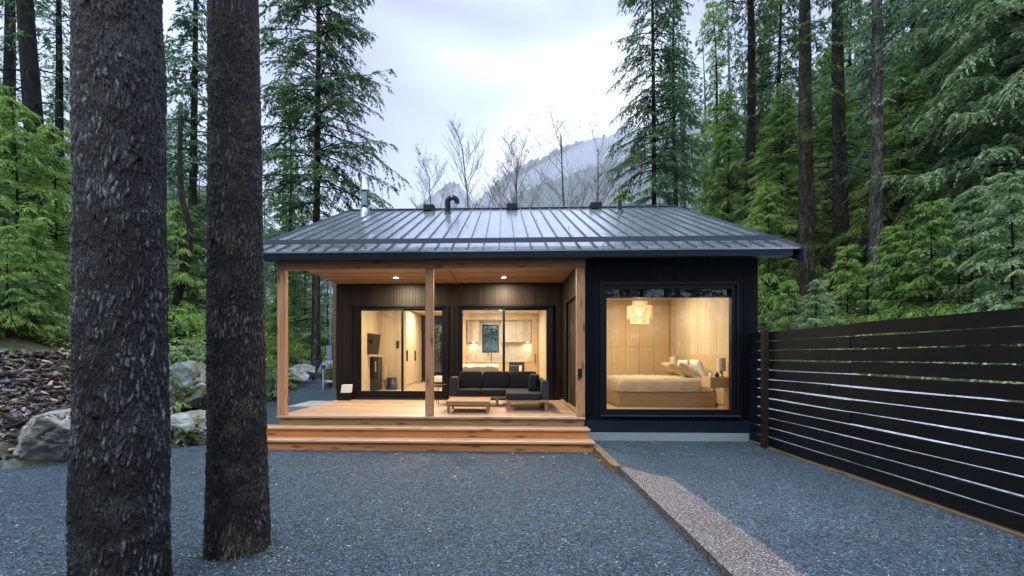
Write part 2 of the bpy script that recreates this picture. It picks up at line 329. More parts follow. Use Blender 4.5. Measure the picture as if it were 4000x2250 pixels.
class MB:
    def __init__(s): s.v = []; s.f = []; s.sm = []
    def add(s, vs, fs, smooth=False):
        b = len(s.v); s.v += [tuple(q) for q in vs]; s.f += [[b + i for i in f] for f in fs]; s.sm += [smooth] * len(fs); return s
    def box(s, x0, x1, y0, y1, z0, z1, bev=0.):
        x0, x1 = sorted((x0, x1)); y0, y1 = sorted((y0, y1)); z0, z1 = sorted((z0, z1))
        if not bev:
            return s.add([(x0, y0, z0), (x1, y0, z0), (x1, y1, z0), (x0, y1, z0), (x0, y0, z1), (x1, y0, z1), (x1, y1, z1), (x0, y1, z1)],
                  [(3, 2, 1, 0), (4, 5, 6, 7), (0, 1, 5, 4), (1, 2, 6, 5), (2, 3, 7, 6), (3, 0, 4, 7)])
        import bmesh
        bm = bmesh.new(); bmesh.ops.create_cube(bm, size=1)
        for q in bm.verts: q.co = ((x0 + x1) / 2 + q.co.x * (x1 - x0), (y0 + y1) / 2 + q.co.y * (y1 - y0), (z0 + z1) / 2 + q.co.z * (z1 - z0))
        bmesh.ops.bevel(bm, geom=bm.edges[:] , offset=bev, segments=2, affect='EDGES')
        bm.verts.index_update(); s.add([q.co[:] for q in bm.verts], [[q.index for q in f.verts] for f in bm.faces]); bm.free(); return s
    def prism(s, poly, axis, a, b):
        """poly of 2-d points, extruded along axis from a to b"""
        n = len(poly); mk = {'x': lambda p, t: (t, p[0], p[1]), 'y': lambda p, t: (p[0], t, p[1]), 'z': lambda p, t: (p[0], p[1], t)}[axis]
        vs = [mk(p, a) for p in poly] + [mk(p, b) for p in poly]
        return s.add(vs, [list(range(n))[::-1], list(range(n, 2 * n))] + [(i, (i + 1) % n, n + (i + 1) % n, n + i) for i in range(n)])
    def tube(s, pts, rad, n=8, cap=True):
        pts = np.array(pts, float); rad = [rad] * len(pts) if np.isscalar(rad) else rad
        vs = []; up = None
        for i, p in enumerate(pts):
            d = pts[min(i + 1, len(pts) - 1)] - pts[max(i - 1, 0)]; d /= (np.linalg.norm(d) + 1e-9)
            if up is None: up = np.array((1., 0, 0)) if abs(d[2]) > .8 else np.array((0, 0, 1.))
            a = np.cross(d, up); a /= np.linalg.norm(a) + 1e-9; b = np.cross(d, a); up = -np.cross(d, a) if False else up
            for k in range(n):
                t = 2 * math.pi * k / n; vs.append(p + rad[i] * (math.cos(t) * a + math.sin(t) * b))
        fs = [(i * n + k, i * n + (k + 1) % n, (i + 1) * n + (k + 1) % n, (i + 1) * n + k) for i in range(len(pts) - 1) for k in range(n)]
        s.add(vs, fs, True)
        if cap: s.add(vs[:n], [list(range(n))]); s.add(vs[-n:], [list(range(n))[::-1]])
        return s
    def lathe(s, cx, cy, prof, n=24, close=True):
        vs = [(cx + r * math.cos(2 * math.pi * k / n), cy + r * math.sin(2 * math.pi * k / n), z) for r, z in prof for k in range(n)]
        fs = [(i * n + k, i * n + (k + 1) % n, (i + 1) * n + (k + 1) % n, (i + 1) * n + k) for i in range(len(prof) - 1) for k in range(n)]
        s.add(vs, fs, True)
        if close: s.add(vs[:n], [list(range(n))[::-1]]); s.add(vs[-n:], [list(range(n))])
        return s
    def cushion(s, x0, x1, y0, y1, z0, z1, e=.28, n=10, rot=None, puff=1.):
        """a soft superellipsoid box"""
        c = np.array([(x0 + x1) / 2, (y0 + y1) / 2, (z0 + z1) / 2]); h = np.array([(x1 - x0) / 2, (y1 - y0) / 2, (z1 - z0) / 2]); vs = []
        sg = lambda q, p: math.copysign(abs(q) ** p, q)
        N, M = n * 4, n * 2
        for i in range(M + 1):
            ph = -math.pi / 2 + math.pi * i / M
            for k in range(N):
                th = 2 * math.pi * k / N
                q = np.array([sg(math.cos(ph), e) * sg(math.cos(th), e), sg(math.cos(ph), e) * sg(math.sin(th), e), sg(math.sin(ph), e)]) * h
                if rot is not None: q = rot @ q
                vs.append(c + q)
        fs = [(i * N + k, i * N + (k + 1) % N, (i + 1) * N + (k + 1) % N, (i + 1) * N + k) for i in range(M) for k in range(N)]
        return s.add(vs, fs, True)
    def build(s, name, mat, parent=None, loc=None):
        me = bpy.data.meshes.new(name); o0 = np.array(origin(parent) if parent else (loc or (0, 0, 0)))
        me.from_pydata([tuple(np.array(q) - o0) for q in s.v], [], s.f); me.update()
        me.polygons.foreach_set('use_smooth', s.sm)
        return link_mesh(name, me, parent, mat, None if parent else (loc or (0, 0, 0)))

# numpy noise
def _h(i, j, k, s=0):
    n = (i * 374761393 + j * 668265263 + k * 2147483647 + s * 1274126177) & 0xffffffff
    n = ((n ^ (n >> 13)) * 1274126177) & 0xffffffff; n = n ^ (n >> 16)
    return (n & 0xffffff) / float(0xffffff)
def vnoise(p, s=0):
    p = np.asarray(p, float); i = np.floor(p).astype(np.int64); f = p - i; u = f * f * (3 - 2 * f); r = 0
    for a in (0, 1):
        for b in (0, 1):
            for c in (0, 1):
                r = r + _h(i[..., 0] + a, i[..., 1] + b, i[..., 2] + c, s) * (u[..., 0] if a else 1 - u[..., 0]) * (u[..., 1] if b else 1 - u[..., 1]) * (u[..., 2] if c else 1 - u[..., 2])
    return r
def fbm(p, o=4, s=0):
    r = 0; a = .5; p = np.asarray(p, float)
    for k in range(o): r = r + a * vnoise(p, s + k); p = p * 2.03; a *= .5
    return r
def worley(p, s=0):
    p = np.asarray(p, float); i = np.floor(p).astype(np.int64); d1 = np.full(p.shape[:-1], 9.); d2 = d1.copy(); id1 = d1 * 0
    for a in (-1, 0, 1):
        for b in (-1, 0, 1):
            for c in (-1, 0, 1):
                q = i + (a, b, c); X, Y, Z = q[..., 0], q[..., 1], q[..., 2]
                pt = np.stack([X + _h(X, Y, Z, s + 1), Y + _h(X, Y, Z, s + 2), Z + _h(X, Y, Z, s + 3)], -1)
                d = np.sqrt(((p - pt) ** 2).sum(-1)); m = d < d1
                d2 = np.where(m, d1, np.minimum(d2, d)); id1 = np.where(m, _h(X, Y, Z, s + 5), id1); d1 = np.where(m, d, d1)
    return d1, d2, id1

# ---------------------------------------------------------------- terrain
def ramp_y(y): return .062 * np.clip(y - 12, 0, 11)
def xb(y): return np.interp(y, [-8, 5, 6.6, 7.4, 8.2, 9.2, 12, 16, 20, 24], [-8.6, -8.2, -7.6, -6.8, -5.9, -6.2, -7.2, -8.4, -9.8, -10.2])
def terr(x, y):
    x, y = np.asarray(x, float), np.asarray(y, float)
    n = fbm(np.stack([x * .35, y * .35, x * 0], -1), 4, 3) - .47
    g = -.06 + ramp_y(y)
    dl = np.clip(xb(y) - x, 0, None); hl = 1.0 * (1 - np.exp(-dl / .8)) + .30 * dl
    db = np.clip(y - 21.5 - .0 * x, 0, None); hb = .5 * (1 - np.exp(-db / .8)) + .15 * db
    r = np.clip(x - 5.05, 0, None); hr = .30 * (1 - np.exp(-r)) + .16 * r + .20 * np.clip(y - 9, 0, None) * np.clip(r / 4, 0, 1)
    dn = np.clip(-6 - y, 0, None)
    h = np.maximum(np.maximum(hl, hb), hr)
    h = np.minimum(h, 14 + 0 * h); h = h + np.clip(h, 0, 1.2) * n * 1.1 + .05 * np.clip(dn, 0, 3)
    return g + h - .10
mp_ = lambda n, k, r: np.sinh(np.linspace(-k, k, n)) / math.sinh(k) * r
gx = mp_(260, 6.2, 2500); gy = mp_(300, 6.2, 2500) + 10
X, Y = np.meshgrid(gx, gy); Zt = terr(X, Y); n_, m_ = X.shape
idx = np.arange(n_ * m_).reshape(n_, m_); F = np.stack([idx[:-1, :-1], idx[:-1, 1:], idx[1:, 1:], idx[1:, :-1]], -1).reshape(-1, 4)
o = link_mesh('ground', np_mesh('ground', np.stack([X, Y, Zt], -1).reshape(-1, 3), F, True), None, 'forest_floor'); tag(o, kind='structure')

def sheet(name, x0, x1, y0, y1, zf, st, mat):
    ax = np.linspace(x0, x1, int((x1 - x0) / st) + 2); ay = np.linspace(y0, y1, int((y1 - y0) / st) + 2); X, Y = np.meshgrid(ax, ay)
    Z = zf(X, Y); n, m = X.shape; idx = np.arange(n * m).reshape(n, m)
    F = np.stack([idx[:-1, :-1], idx[:-1, 1:], idx[1:, 1:], idx[1:, :-1]], -1).reshape(-1, 4)
    o = link_mesh(name, np_mesh(name, np.stack([X, Y, Z], -1).reshape(-1, 3), F, True), None, mat); return tag(o, kind='structure')
und = lambda x, y, a=.012: a * (fbm(np.stack([x * 1.6, y * 1.6, x * 0], -1), 3, 9) - .45)
gl = lambda x, y: -.06 + ramp_y(y) + und(x, y)
gr = lambda x, y: 0.0 + und(x, y, .010)
sheet('gravel_yard', -10.5, 1.70, -6, 23, gl, .18, 'gravel_mat')
sheet('gravel_path', 1.702, 5.3, -6, 8.93, gr, .12, 'gravel_mat_pale')

# loose stones lying on the gravel near the camera
def stones(n, xr, yr, zf, s0, s1, power=1.):
    x = rng.uniform(*xr, n); y = yr[0] + (yr[1] - yr[0]) * rng.random(n) ** power
    s = rng.uniform(s0, s1, n) * rng.choice([.7, 1, 1, 1.35], n); z = zf(x, y) + s * .15
    base = np.array([(1, 0, 0), (-1, 0, 0), (0, 1, 0), (0, -1, 0), (0, 0, 1), (0, 0, -1)], float)
    fc = np.array([(0, 2, 4), (2, 1, 4), (1, 3, 4), (3, 0, 4), (2, 0, 5), (1, 2, 5), (3, 1, 5), (0, 3, 5)])
    V = base[None] * rng.uniform(.55, 1.25, (n, 6, 1)) * s[:, None, None] * np.array([1, 1, .7]) + rng.normal(0, .18, (n, 6, 3)) * s[:, None, None]
    a = rng.uniform(0, 6.28, n); ca, sa = np.cos(a)[:, None], np.sin(a)[:, None]
    V = np.stack([V[..., 0] * ca - V[..., 1] * sa, V[..., 0] * sa + V[..., 1] * ca, V[..., 2]], -1) + np.stack([x, y, z], -1)[:, None]
    return V.reshape(-1, 3), (fc[None] + 6 * np.arange(n)[:, None, None]).reshape(-1, 3)
Va, Fa = stones(52000, (-7.5, 1.66), (2.4, 8.0), gl, .005, .0115, 1.6)
Vb, Fb = stones(24000, (2.26, 4.95), (2.4, 8.6), gr, .005, .0105, 1.6)
o = link_mesh('gravel_stones', np_mesh('gravel_stones', np.vstack([Va, Vb]), np.vstack([Fa, Fb + len(Va)])), None, 'stone_mat')
tag(o, 'loose blue grey crushed stones over the gravel yard', 'gravel', kind='stuff')

# fallen leaves
def leaves(n, fx, s0, s1):
    x, y, z = fx(n); s = rng.uniform(s0, s1, n); a = rng.uniform(0, 6.28, n)
    k = 7; ang = np.linspace(0, 2 * np.pi, k, endpoint=False); rr = np.array([1, .55, .9, .5, .75, .5, .9])
    P = np.stack([np.cos(ang) * rr, np.sin(ang) * rr * .8, np.abs(np.sin(ang)) * .25], -1)[None] * s[:, None, None]
    P[..., 2] *= rng.uniform(-.3, 1.5, (n, 1))
    ca, sa = np.cos(a)[:, None], np.sin(a)[:, None]
    P = np.stack([P[..., 0] * ca - P[..., 1] * sa, P[..., 0] * sa + P[..., 1] * ca, P[..., 2]], -1) + np.stack([x, y, z], -1)[:, None]
    return P.reshape(-1, 3), np.arange(n * k).reshape(n, k)
def fx1(n):
    x = rng.uniform(-5.2, 1.6, n); y = 7.95 - 1.7 * rng.random(n) ** 1.7; return x, y, gl(x, y) + .018
def fx2(n):
    x = rng.uniform(1.9, 4.7, n); y = 8.75 - 1.6 * rng.random(n) ** 2; return x, y, gr(x, y) + .018
def fx4(n):
    k = rng.random(n) < .5; a = rng.uniform(0, 6.28, n); r = .26 + .5 * rng.random(n) ** 1.8; x = np.where(k, -2.66, -2.28) + r * np.cos(a); y = np.where(k, 3.05, 3.75) + r * np.sin(a); return x, y, gl(x, y) + .012
Va, Fa = leaves(85, fx1, .02, .05); Vb, Fb = leaves(70, fx2, .02, .045); Vc, Fc = leaves(420, fx4, .006, .016); Fb = np.vstack([Fb, Fc + len(Vb)]); Vb = np.vstack([Vb, Vc])
o = link_mesh('fallen_leaves', np_mesh('fallen_leaves', np.vstack([Va, Vb]), np.vstack([Fa, Fb + len(Va)])), None, 'fallen_leaf')
tag(o, 'yellow and brown fallen leaves scattered on the gravel before the steps', 'leaves', kind='stuff')

t = NT('road_mat'); p = t.coord(); t.bsdf(t.ramp(t.noise(p, 14, 6, .7), [(.35, (.14, .16, .17)), (.65, (.42, .45, .48))]), .8); t.bump(t.noise(p, 30, 3), .6, .02)
sheet('road', 5.0, 8.2, -4, 24, lambda x, y: terr(x, y) + .13 + .0 * x, .25, 'road_mat')
# path edging: narrow timber by the steps, then the wide speckled board
t = NT('speckled_board'); p = t.coord(); n1 = t.noise(t.coord((1, 2.2, 1)), 44, 5, .72); n2 = t.noise(p, 1.1, 3); n3 = t.noise(p, 12, 5)
bc = t.ramp(n3, [(.3, (.03, .022, .017)), (.7, (.11, .078, .055))])
gcol = t.mix(t.ramp(n2, [(.35, (0, 0, 0)), (.65, (1, 1, 1))]), bc, (.06, .034, .024))
t.bsdf(t.mix(t.ramp(n1, [(.54, (0, 0, 0)), (.62, (1, 1, 1))]), gcol, (.48, .52, .55)), .75, 0, .3); t.bump(n1, .6, .008)
m = MB(); m.prism([(1.70, -3), (2.235, -3), (2.235, 6.05), (2.05, 6.22), (1.80, 6.62), (1.70, 6.62)], 'z', -.14, .026)
MBo = m.build('board_edging', 'speckled_board', loc=(1.97, 3, 0)); tag(MBo, 'wide rusty brown board edging with white specks along the gravel path', 'edging')
e = MB(); e.box(1.60, 1.72, 6.60, 8.42, -.14, .045); o = e.build('timber_edging', 'curb_timber', loc=(1.66, 7.5, 0)); tag(o, 'narrow pale timber edging running from the step end towards the board', 'edging')

# ---------------------------------------------------------------- cabin
ZD = .475; YF = 8.85; YB = 12.0; YR = 20.0; XL = -4.50; XR = 4.90; XW = 1.60
EY, EZ, RY, RZ = 8.45, 3.66, 14.4, 6.37; PT = (RZ - EZ) / (RY - EY); BY = 2 * RY - EY; RXL, RXR = -5.0, 5.47
roofz = lambda y: RZ - PT * abs(y - RY)
cab = empty('cabin', (0, 14.4, 0), 'black clad timber cabin with metal gable roof, glowing windows and covered porch', 'cabin')

def siding_x(mb, x0, x1, y, z0, z1, holes=(), bw=.086, th=.02):
    """vertical boards on a wall facing -Y"""
    n = max(1, int(round((x1 - x0) / bw))); s = (x1 - x0) / n
    for i in range(n):
        a, b = x0 + i * s + .003, x0 + (i + 1) * s - .003; d = random.uniform(0, .004)
        cuts = [(z0, z1)]
        for (hx0, hx1, hz0, hz1) in holes:
            if b > hx0 + .01 and a < hx1 - .01:
                nc = []
                for (q0, q1) in cuts:
                    if hz0 > q0: nc.append((q0, min(q1, hz0)))
                    if hz1 < q1: nc.append((max(q0, hz1), q1))
                cuts = nc
        aa, bb = a, b
        for (q0, q1) in cuts:
            if q1 - q0 > .01: mb.box(aa, bb, y - th - d, y, q0, q1)
def siding_y(mb, y0, y1, x, sgn, z0f, z1f, holes=(), bw=.086, th=.02):
    n = max(1, int(round((y1 - y0) / bw))); s = (y1 - y0) / n
    for i in range(n):
        a, b = y0 + i * s + .003, y0 + (i + 1) * s - .003; d = random.uniform(0, .004); mid = (a + b) / 2
        cuts = [(z0f(mid), z1f(mid))]
        for (hy0, hy1, hz0, hz1) in holes:
            if b > hy0 + .01 and a < hy1 - .01:
                nc = []
                for (q0, q1) in cuts:
                    if hz0 > q0: nc.append((q0, min(q1, hz0)))
                    if hz1 < q1: nc.append((max(q0, hz1), q1))
                cuts = nc
        for (q0, q1) in cuts:
            if q1 - q0 > .01: mb.box(x, x + sgn * (th + d), a, b, q0, q1)

# window and door openings
BW = (2.02, 4.42, .60, 2.96)           # bedroom glass
D1 = (-3.95, -1.53, .50, 2.985); D2 = (-1.20, 1.27, .50, 2.985)
fw = .09
m = MB(); siding_x(m, XW, XR, YF, .40, 3.62, [(BW[0] - .12, BW[1] + .12, BW[2] - .09, BW[3] + .12)]); m.build('front_wall', 'navy_siding', cab)
m = MB(); m.box(XW + .02, XR - .02, YF - .012, YF, .155, .398); m.build('base_trim', 'navy_metal', cab)
m = MB(); m.box(XW + .01, XR - .05, YF - .035, YF + .15, -.15, .153); m.build('foundation', 'concrete_blue', cab)
m = MB(); siding_x(m, XL, XW, YB, ZD - .02, 3.60, [(D1[0] - .02, D1[1] + .02, D1[2] - .05, D1[3] + .02), (D2[0] - .02, D2[1] + .02, D2[2] - .05, D2[3] + .02)]); m.build('porch_wall', 'char_siding', cab)
SD = (9.15, 10.95, .47, 2.93)
m = MB(); siding_y(m, YF, YB - .025, XW, -1, lambda y: ZD, lambda y: 3.60, [SD]); m.build('wing_side_wall', 'char_siding', cab)
zt = lambda y: roofz(y) - .09
m = MB(); siding_y(m, YB, YR, XL, -1, lambda y: -.05, zt); siding_y(m, EY + .4, YB, XL, -1, lambda y: 3.63, zt); m.build('left_wall', 'char_siding', cab)
m = MB(); siding_y(m, YF, YR, XR, 1, lambda y: .15, zt); m.build('right_wall', 'navy_siding', cab)
BKW = (at(1884, 1269, YR), at(1949, 1378, YR)); BKD = (at(1692, 1268, YR), at(1745, 1458, YR))
hB = [(BKW[0][0], BKW[1][0], BKW[1][2], BKW[0][2]), (BKD[0][0], BKD[1][0], BKD[1][2], BKD[0][2])]
m = MB()
xs = sorted({XL, XR, hB[0][0], hB[0][1], hB[1][0], hB[1][1]})
for a, b in zip(xs[:-1], xs[1:]):
    hh = [h for h in hB if h[0] <= a + 1e-6 and h[1] >= b - 1e-6]; zc = 0.
    for h in hh: m.box(a, b, YR - .12, YR, zc, h[2]); zc = h[3]
    m.box(a, b, YR - .12, YR, zc, zt(YR))
m.build('rear_wall', 'char_siding', cab)

# structural backing (inner shells), interior lining is pine
def panel_x(mb, x0, x1, y, z0, z1, bw=.13, holes=(), th=.03):
    siding_x(mb, x0, x1, y, z0, z1, holes, bw, th)
FZ = .50; CZ = 3.45
m = MB(); m.box(XL + .05, XW - .06, YB + .001, YR - .13, FZ - .2, FZ); m.box(XW - .06, XR - .05, YF + .02, YR - .13, FZ - .2, FZ); m.build('floor', 'floor_wood', cab)
m = MB(); m.box(XL + .02, XW - .1, YB + .1, YR - .13, CZ, CZ + .1); m.build('living_ceiling', 'ceiling_paint', cab)
m = MB(); m.box(XW + .1, XR - .02, YF + .1, 13.1, 3.26, 3.36); m.build('bedroom_ceiling', 'ceiling_paint', cab)
m = MB(); siding_y(m, YB, YR - .12, XL + .1, 1, lambda y: FZ, lambda y: CZ, bw=.14); m.box(XL, XL + .099, YB, YR - .12, 0, CZ + .1); m.build('living_side_wall', 'pine_panel', cab)
m = MB(); siding_y(m, YF + .1, 13.0, XR - .1, -1, lambda y: FZ, lambda y: 3.26, bw=.085); m.box(XR - .099, XR - .002, YF, YR - .12, 0.15, 3.4); m.build('bedroom_side_wall', 'pine_panel', cab)
m = MB(); m.box(XW + .002, XW + .1, SD[1], 13.1, FZ, 3.4); m.box(XW + .002, XW + .1, YF + .1, SD[0], FZ, 3.4); m.box(XW + .002, XW + .1, SD[0], SD[1], SD[3], 3.4); m.box(XW + .07, XW + .1, SD[0], SD[1], FZ, SD[3]); m.box(XW - .1, XW, YB + .1, YR - .13, FZ, 3.5); m.build('partition_wall', 'pine_panel', cab)
# front wall backing around the openings
def backing(mb, x0, x1, y0, y1, z0, z1, holes):
    xs = sorted({x0, x1, *[h[0] for h in holes], *[h[1] for h in holes]})
    for a, b in zip(xs[:-1], xs[1:]):
        hh = [h for h in holes if h[0] <= a + 1e-6 and h[1] >= b - 1e-6]
        if hh: mb.box(a, b, y0, y1, z0, hh[0][2]); mb.box(a, b, y0, y1, hh[0][3], z1)
        else: mb.box(a, b, y0, y1, z0, z1)
m = MB(); backing(m, XW + .001, XR - .101, YF + .001, YF + .099, .16, 3.6, [BW]); m.build('bedroom_front_lining', 'black_frame', cab)
m = MB(); backing(m, XL + .1, XW - .1, YB + .002, YB + .1, .2, 3.6, [D1, D2]); m.build('living_front_lining', 'black_frame', cab)

def frame_x(mb, x0, x1, z0, z1, y0, y1, w, wb=None):
    wb = wb or w
    mb.box(x0, x0 + w, y0, y1, z0, z1); mb.box(x1 - w, x1, y0, y1, z0, z1); mb.box(x0 + w, x1 - w, y0, y1, z1 - w, z1); mb.box(x0 + w, x1 - w, y0, y1, z0, z0 + wb)

# bedroom window
m = MB(); frame_x(m, BW[0] - .13, BW[1] + .13, BW[2] - .10, BW[3] + .13, YF - .055, YF - .0, .055)
frame_x(m, BW[0] - .075, BW[1] + .075, BW[2] - .045, BW[3] + .075, YF - .02, YF + .09, .077, .047)
win = m.build('bedroom_window', 'black_frame', cab)
m = MB(); m.box(BW[0], BW[1], YF + .03, YF + .036, BW[2], BW[3]); m.build('glass', 'glass', win)
m = MB(); m.box(BW[0] - .13, BW[1] + .13, YF - .085, YF - .056, BW[2] - .125, BW[2] - .098); m.build('sill', 'steel_blue', win)
m = MB(); m.box(BW[0] - .02, BW[1] + .02, YF + .10, YF + .20, 2.80, 3.1); m.build('dark_head_band', 'black_frame', win)  # dark strip standing in for the reflection and dark ceiling header there

# sliding doors
def slider(D, xm):
    m = MB(); x0, x1, z0, z1 = D
    frame_x(m, x0 - .05, x1 + .05, z0 - .03, z1 + .04, YB - .075, YB - .0, .055)
    frame_x(m, x0, x1, z0, z1, YB - .03, YB + .06, .06, .12)
    d = m.build('sliding_door', 'black_frame', cab)
    for k, (a, b, y) in enumerate(((x0 + .06, xm + .035, YB - .012), (xm - .035, x1 - .06, YB + .028))):
        m = MB(); frame_x(m, a, b, z0 + .12, z1 - .06, y, y + .035, .055, .08); m.build('sash', 'black_frame', d)
        m = MB(); m.box(a + .05, b - .05, y + .014, y + .020, z0 + .18, z1 - .1); m.build('glass', 'glass', d)
    m = MB(); hx = x1 - .09; m.box(hx, hx + .02, YB - .05, YB + .02, 1.42, 1.70); m.build('handle', 'black_metal', d)
    m = MB(); m.box(x0 - .05, x1 + .05, YB - .12, YB - .076, z0 - .02, z0 + .025); m.build('sill', 'navy_metal', d)
slider(D1, -2.72); slider(D2, .02)
# porch door on the wing
m = MB(); m.box(XW + .01, XW + .05, SD[0], SD[1], SD[2] + .03, SD[3]); d = m.build('porch_door', 'char_siding', cab)
m = MB(); m.box(XW - .07, XW - .03, SD[0] - .06, SD[1] + .06, SD[3], SD[3] + .07); m.box(XW - .07, XW - .025, SD[1], SD[1] + .07, SD[2], SD[3]); m.build('door_frame', 'black_frame', d)
m = MB(); m.box(XW - .13, XW - .027, SD[0] - .1, SD[1] + .1, ZD + .002, ZD + .05); m.build('threshold', 'fir_riser', d)

# porch ceiling, beam, posts
m = MB()
y = EY + .42
while y < YB - .02:
    y2 = min(y + .088, YB - .022); xj = -1.2 if int(y * 100) % 2 else -.9
    m.box(XL + .0, xj, y, y2 - .004, 3.60, 3.625); m.box(xj + .004, XW - .024, y, y2 - .004, 3.60, 3.625); y += .088
m.build('porch_ceiling', 'ceiling_boards', cab)
m = MB(); m.box(XL, XW, EY + .42, YB, 3.627, 3.7); m.build('ceiling_backing', 'black_frame', cab)
m = MB(); m.box(-4.47, -1.18, 8.68, 8.83, 3.355, 3.60, .006); m.box(-1.176, 1.585, 8.68, 8.83, 3.355, 3.60, .006); m.build('beam', 'cedar_beam', cab)
m = MB(); m.box(-1.275, -1.205, 8.832, YB - .03, 3.575, 3.599); m.build('ceiling_batten', 'cedar_beam', cab)
for a, b, mt in ((-4.455, -4.30, 'cedar_post'), (-1.515, -1.36, 'cedar_post'), (1.42, 1.575, 'cedar_post')):
    m = MB(); m.box(a, b, 8.675, 8.825, ZD + .002, 3.353, .008); m.build('post', mt, cab)

# eave: gutter, soffit, fascia, roof
m = MB(); m.prism([(EY, 3.50), (EY + .13, 3.49), (EY + .13, 3.635), (EY - .01, 3.655), (EY - .01, 3.62)], 'x', RXL + .05, RXR - .14); m.build('gutter', 'navy_metal', cab)
m = MB(); m.box(RXL + .05, RXR - .05, EY + .13, YF - .03, 3.56, 3.585); m.build('soffit', 'navy_metal', cab)
rf = MB(); T = .10
def slab(mb, x0, x1, y0, y1, off, th):
    z0, z1 = roofz(y0) + off, roofz(y1) + off
    mb.add([(x0, y0, z0), (x1, y0, z0), (x1, y1, z1), (x0, y1, z1), (x0, y0, z0 - th), (x1, y0, z0 - th), (x1, y1, z1 - th), (x0, y1, z1 - th)],
           [(0, 1, 2, 3), (7, 6, 5, 4), (0, 4, 5, 1), (1, 5, 6, 2), (2, 6, 7, 3), (3, 7, 4, 0)])
slab(rf, RXL, RXR, EY - .02, RY, 0, .035); slab(rf, RXL, RXR, RY + .001, BY, 0, .035)
roof = rf.build('roof', 'roof_metal', cab)
m = MB(); nS = 34
for i in range(nS + 1):
    x = RXL + .06 + (RXR - RXL - .12) * i / nS
    slab(m, x - .009, x + .009, EY - .03, RY - .05, .034, .033); slab(m, x - .009, x + .009, RY + .06, BY, .034, .033)
m.build('seams', 'seam_metal', roof)
m = MB(); slab(m, RXL, RXR, RY - .13, RY + .0, .055, .018); slab(m, RXL, RXR, RY + .001, RY + .13, .055, .018); m.box(RXL, RXR, RY - .135, RY - .128, RZ - .10, RZ - .0); m.build('ridge_cap', 'navy_metal', roof)
m = MB(); yg = 8.80; zg = roofz(yg)
m.add([(RXL + .22, yg, zg + .055), (RXR - .17, yg, zg + .055), (RXR - .17, yg + .012, zg + .155), (RXL + .22, yg + .012, zg + .155), (RXL + .22, yg + .03, zg + .055), (RXR - .17, yg + .03, zg + .055), (RXR - .17, yg + .04, zg + .155), (RXL + .22, yg + .04, zg + .155)],
      [(0, 1, 2, 3), (3, 2, 6, 7), (4, 7, 6, 5), (0, 4, 5, 1), (0, 3, 7, 4), (1, 5, 6, 2)]); m.build('snow_guard', 'steel_blue', roof)
for sx, x0, x1 in ((-1, RXL - .03, RXL - .002), (1, RXR + .002, RXR + .03)):
    m = MB(); slab(m, x0, x1, EY - .10, RY, .03, .30); slab(m, x0, x1, RY + .001, BY, .03, .30); m.build('barge_board', 'steel_blue', cab)
    m = MB(); xa, xc = (x1, XL - .03) if sx < 0 else (XR + .03, x0); slab(m, xa, xc, EY + .14, RY, -.10, .03); slab(m, xa, xc, RY + .001, BY - .1, -.10, .03); m.build('rake_soffit', 'navy_metal', cab)
# chimney, vents
def roof_item(px, py): # nearest roof point seen there
    s, c = math.sin(TH), math.cos(TH); a = (px - CXP) / FPX; b = (HYP - py) / FPX; ky = a * s + c; kx = a * c - s
    t = (EZ - PT * EY - EYE) / (b - PT * ky); return kx * t, ky * t, EYE + b * t
cx, cyy, cz = roof_item(1425, 838)
m = MB(); zt_ = at(1425, 745, cyy)[2]; m.lathe(cx, cyy, [(.10, cz - .15), (.10, zt_)], 24); ch = m.build('chimney', 'galvanised', cab)
m = MB(); z2 = at(1425, 693, cyy)[2]; m.lathe(cx, cyy, [(.155, zt_ - .03), (.165, zt_ + .0), (.13, zt_ + .03), (.13, z2 - .02), (.125, z2)], 24); m.lathe(cx, cyy, [(.05, z2), (.04, z2 + .04)], 12); m.build('chimney_cap', 'galvanised', ch)
m = MB(); m.lathe(cx, cyy, [(.19, cz - .12), (.18, cz + .0), (.115, cz + .20), (.11, cz + .21)], 24); m.lathe(cx, cyy, [(.17, cz + .24), (.17, cz + .26)], 24); m.build('flashing', 'galvanised', ch)
gx_, gy_, gz_ = roof_item(1749, 835); top = at(1749, 790, gy_)[2]
pts = [(gx_, gy_, gz_ - .1), (gx_, gy_, top)] + [(gx_ + .14 - .14 * math.cos(q), gy_, top + .14 * math.sin(q)) for q in np.linspace(.15, math.pi + .25, 12)]
m = MB(); m.tube(pts, .078, 14); g_ = m.build('gooseneck_vent', 'black_metal', cab)
m = MB(); m.lathe(gx_, gy_, [(.13, gz_ - .06), (.10, gz_ + .03), (.06, gz_ + .06)], 16); m.build('flashing', 'black_metal', g_)
px_, py_, pz_ = roof_item(2422, 832); m = MB(); m.lathe(px_, py_, [(.05, pz_ - .1), (.05, at(2422, 782, py_)[2])], 14); m.lathe(px_, py_, [(.10, pz_ - .05), (.09, pz_ + .03), (.055, pz_ + .06)], 14); m.build('pipe_vent', 'navy_metal', cab)
for px in (1677, 2000, 2326):
    q = at(px, 818, RY - .22); m = MB(); m.box(q[0] - .17, q[0] + .17, RY - .36, RY + .1, RZ - .13, RZ + .062, .01); m.build('ridge_vent', 'black_metal', roof)

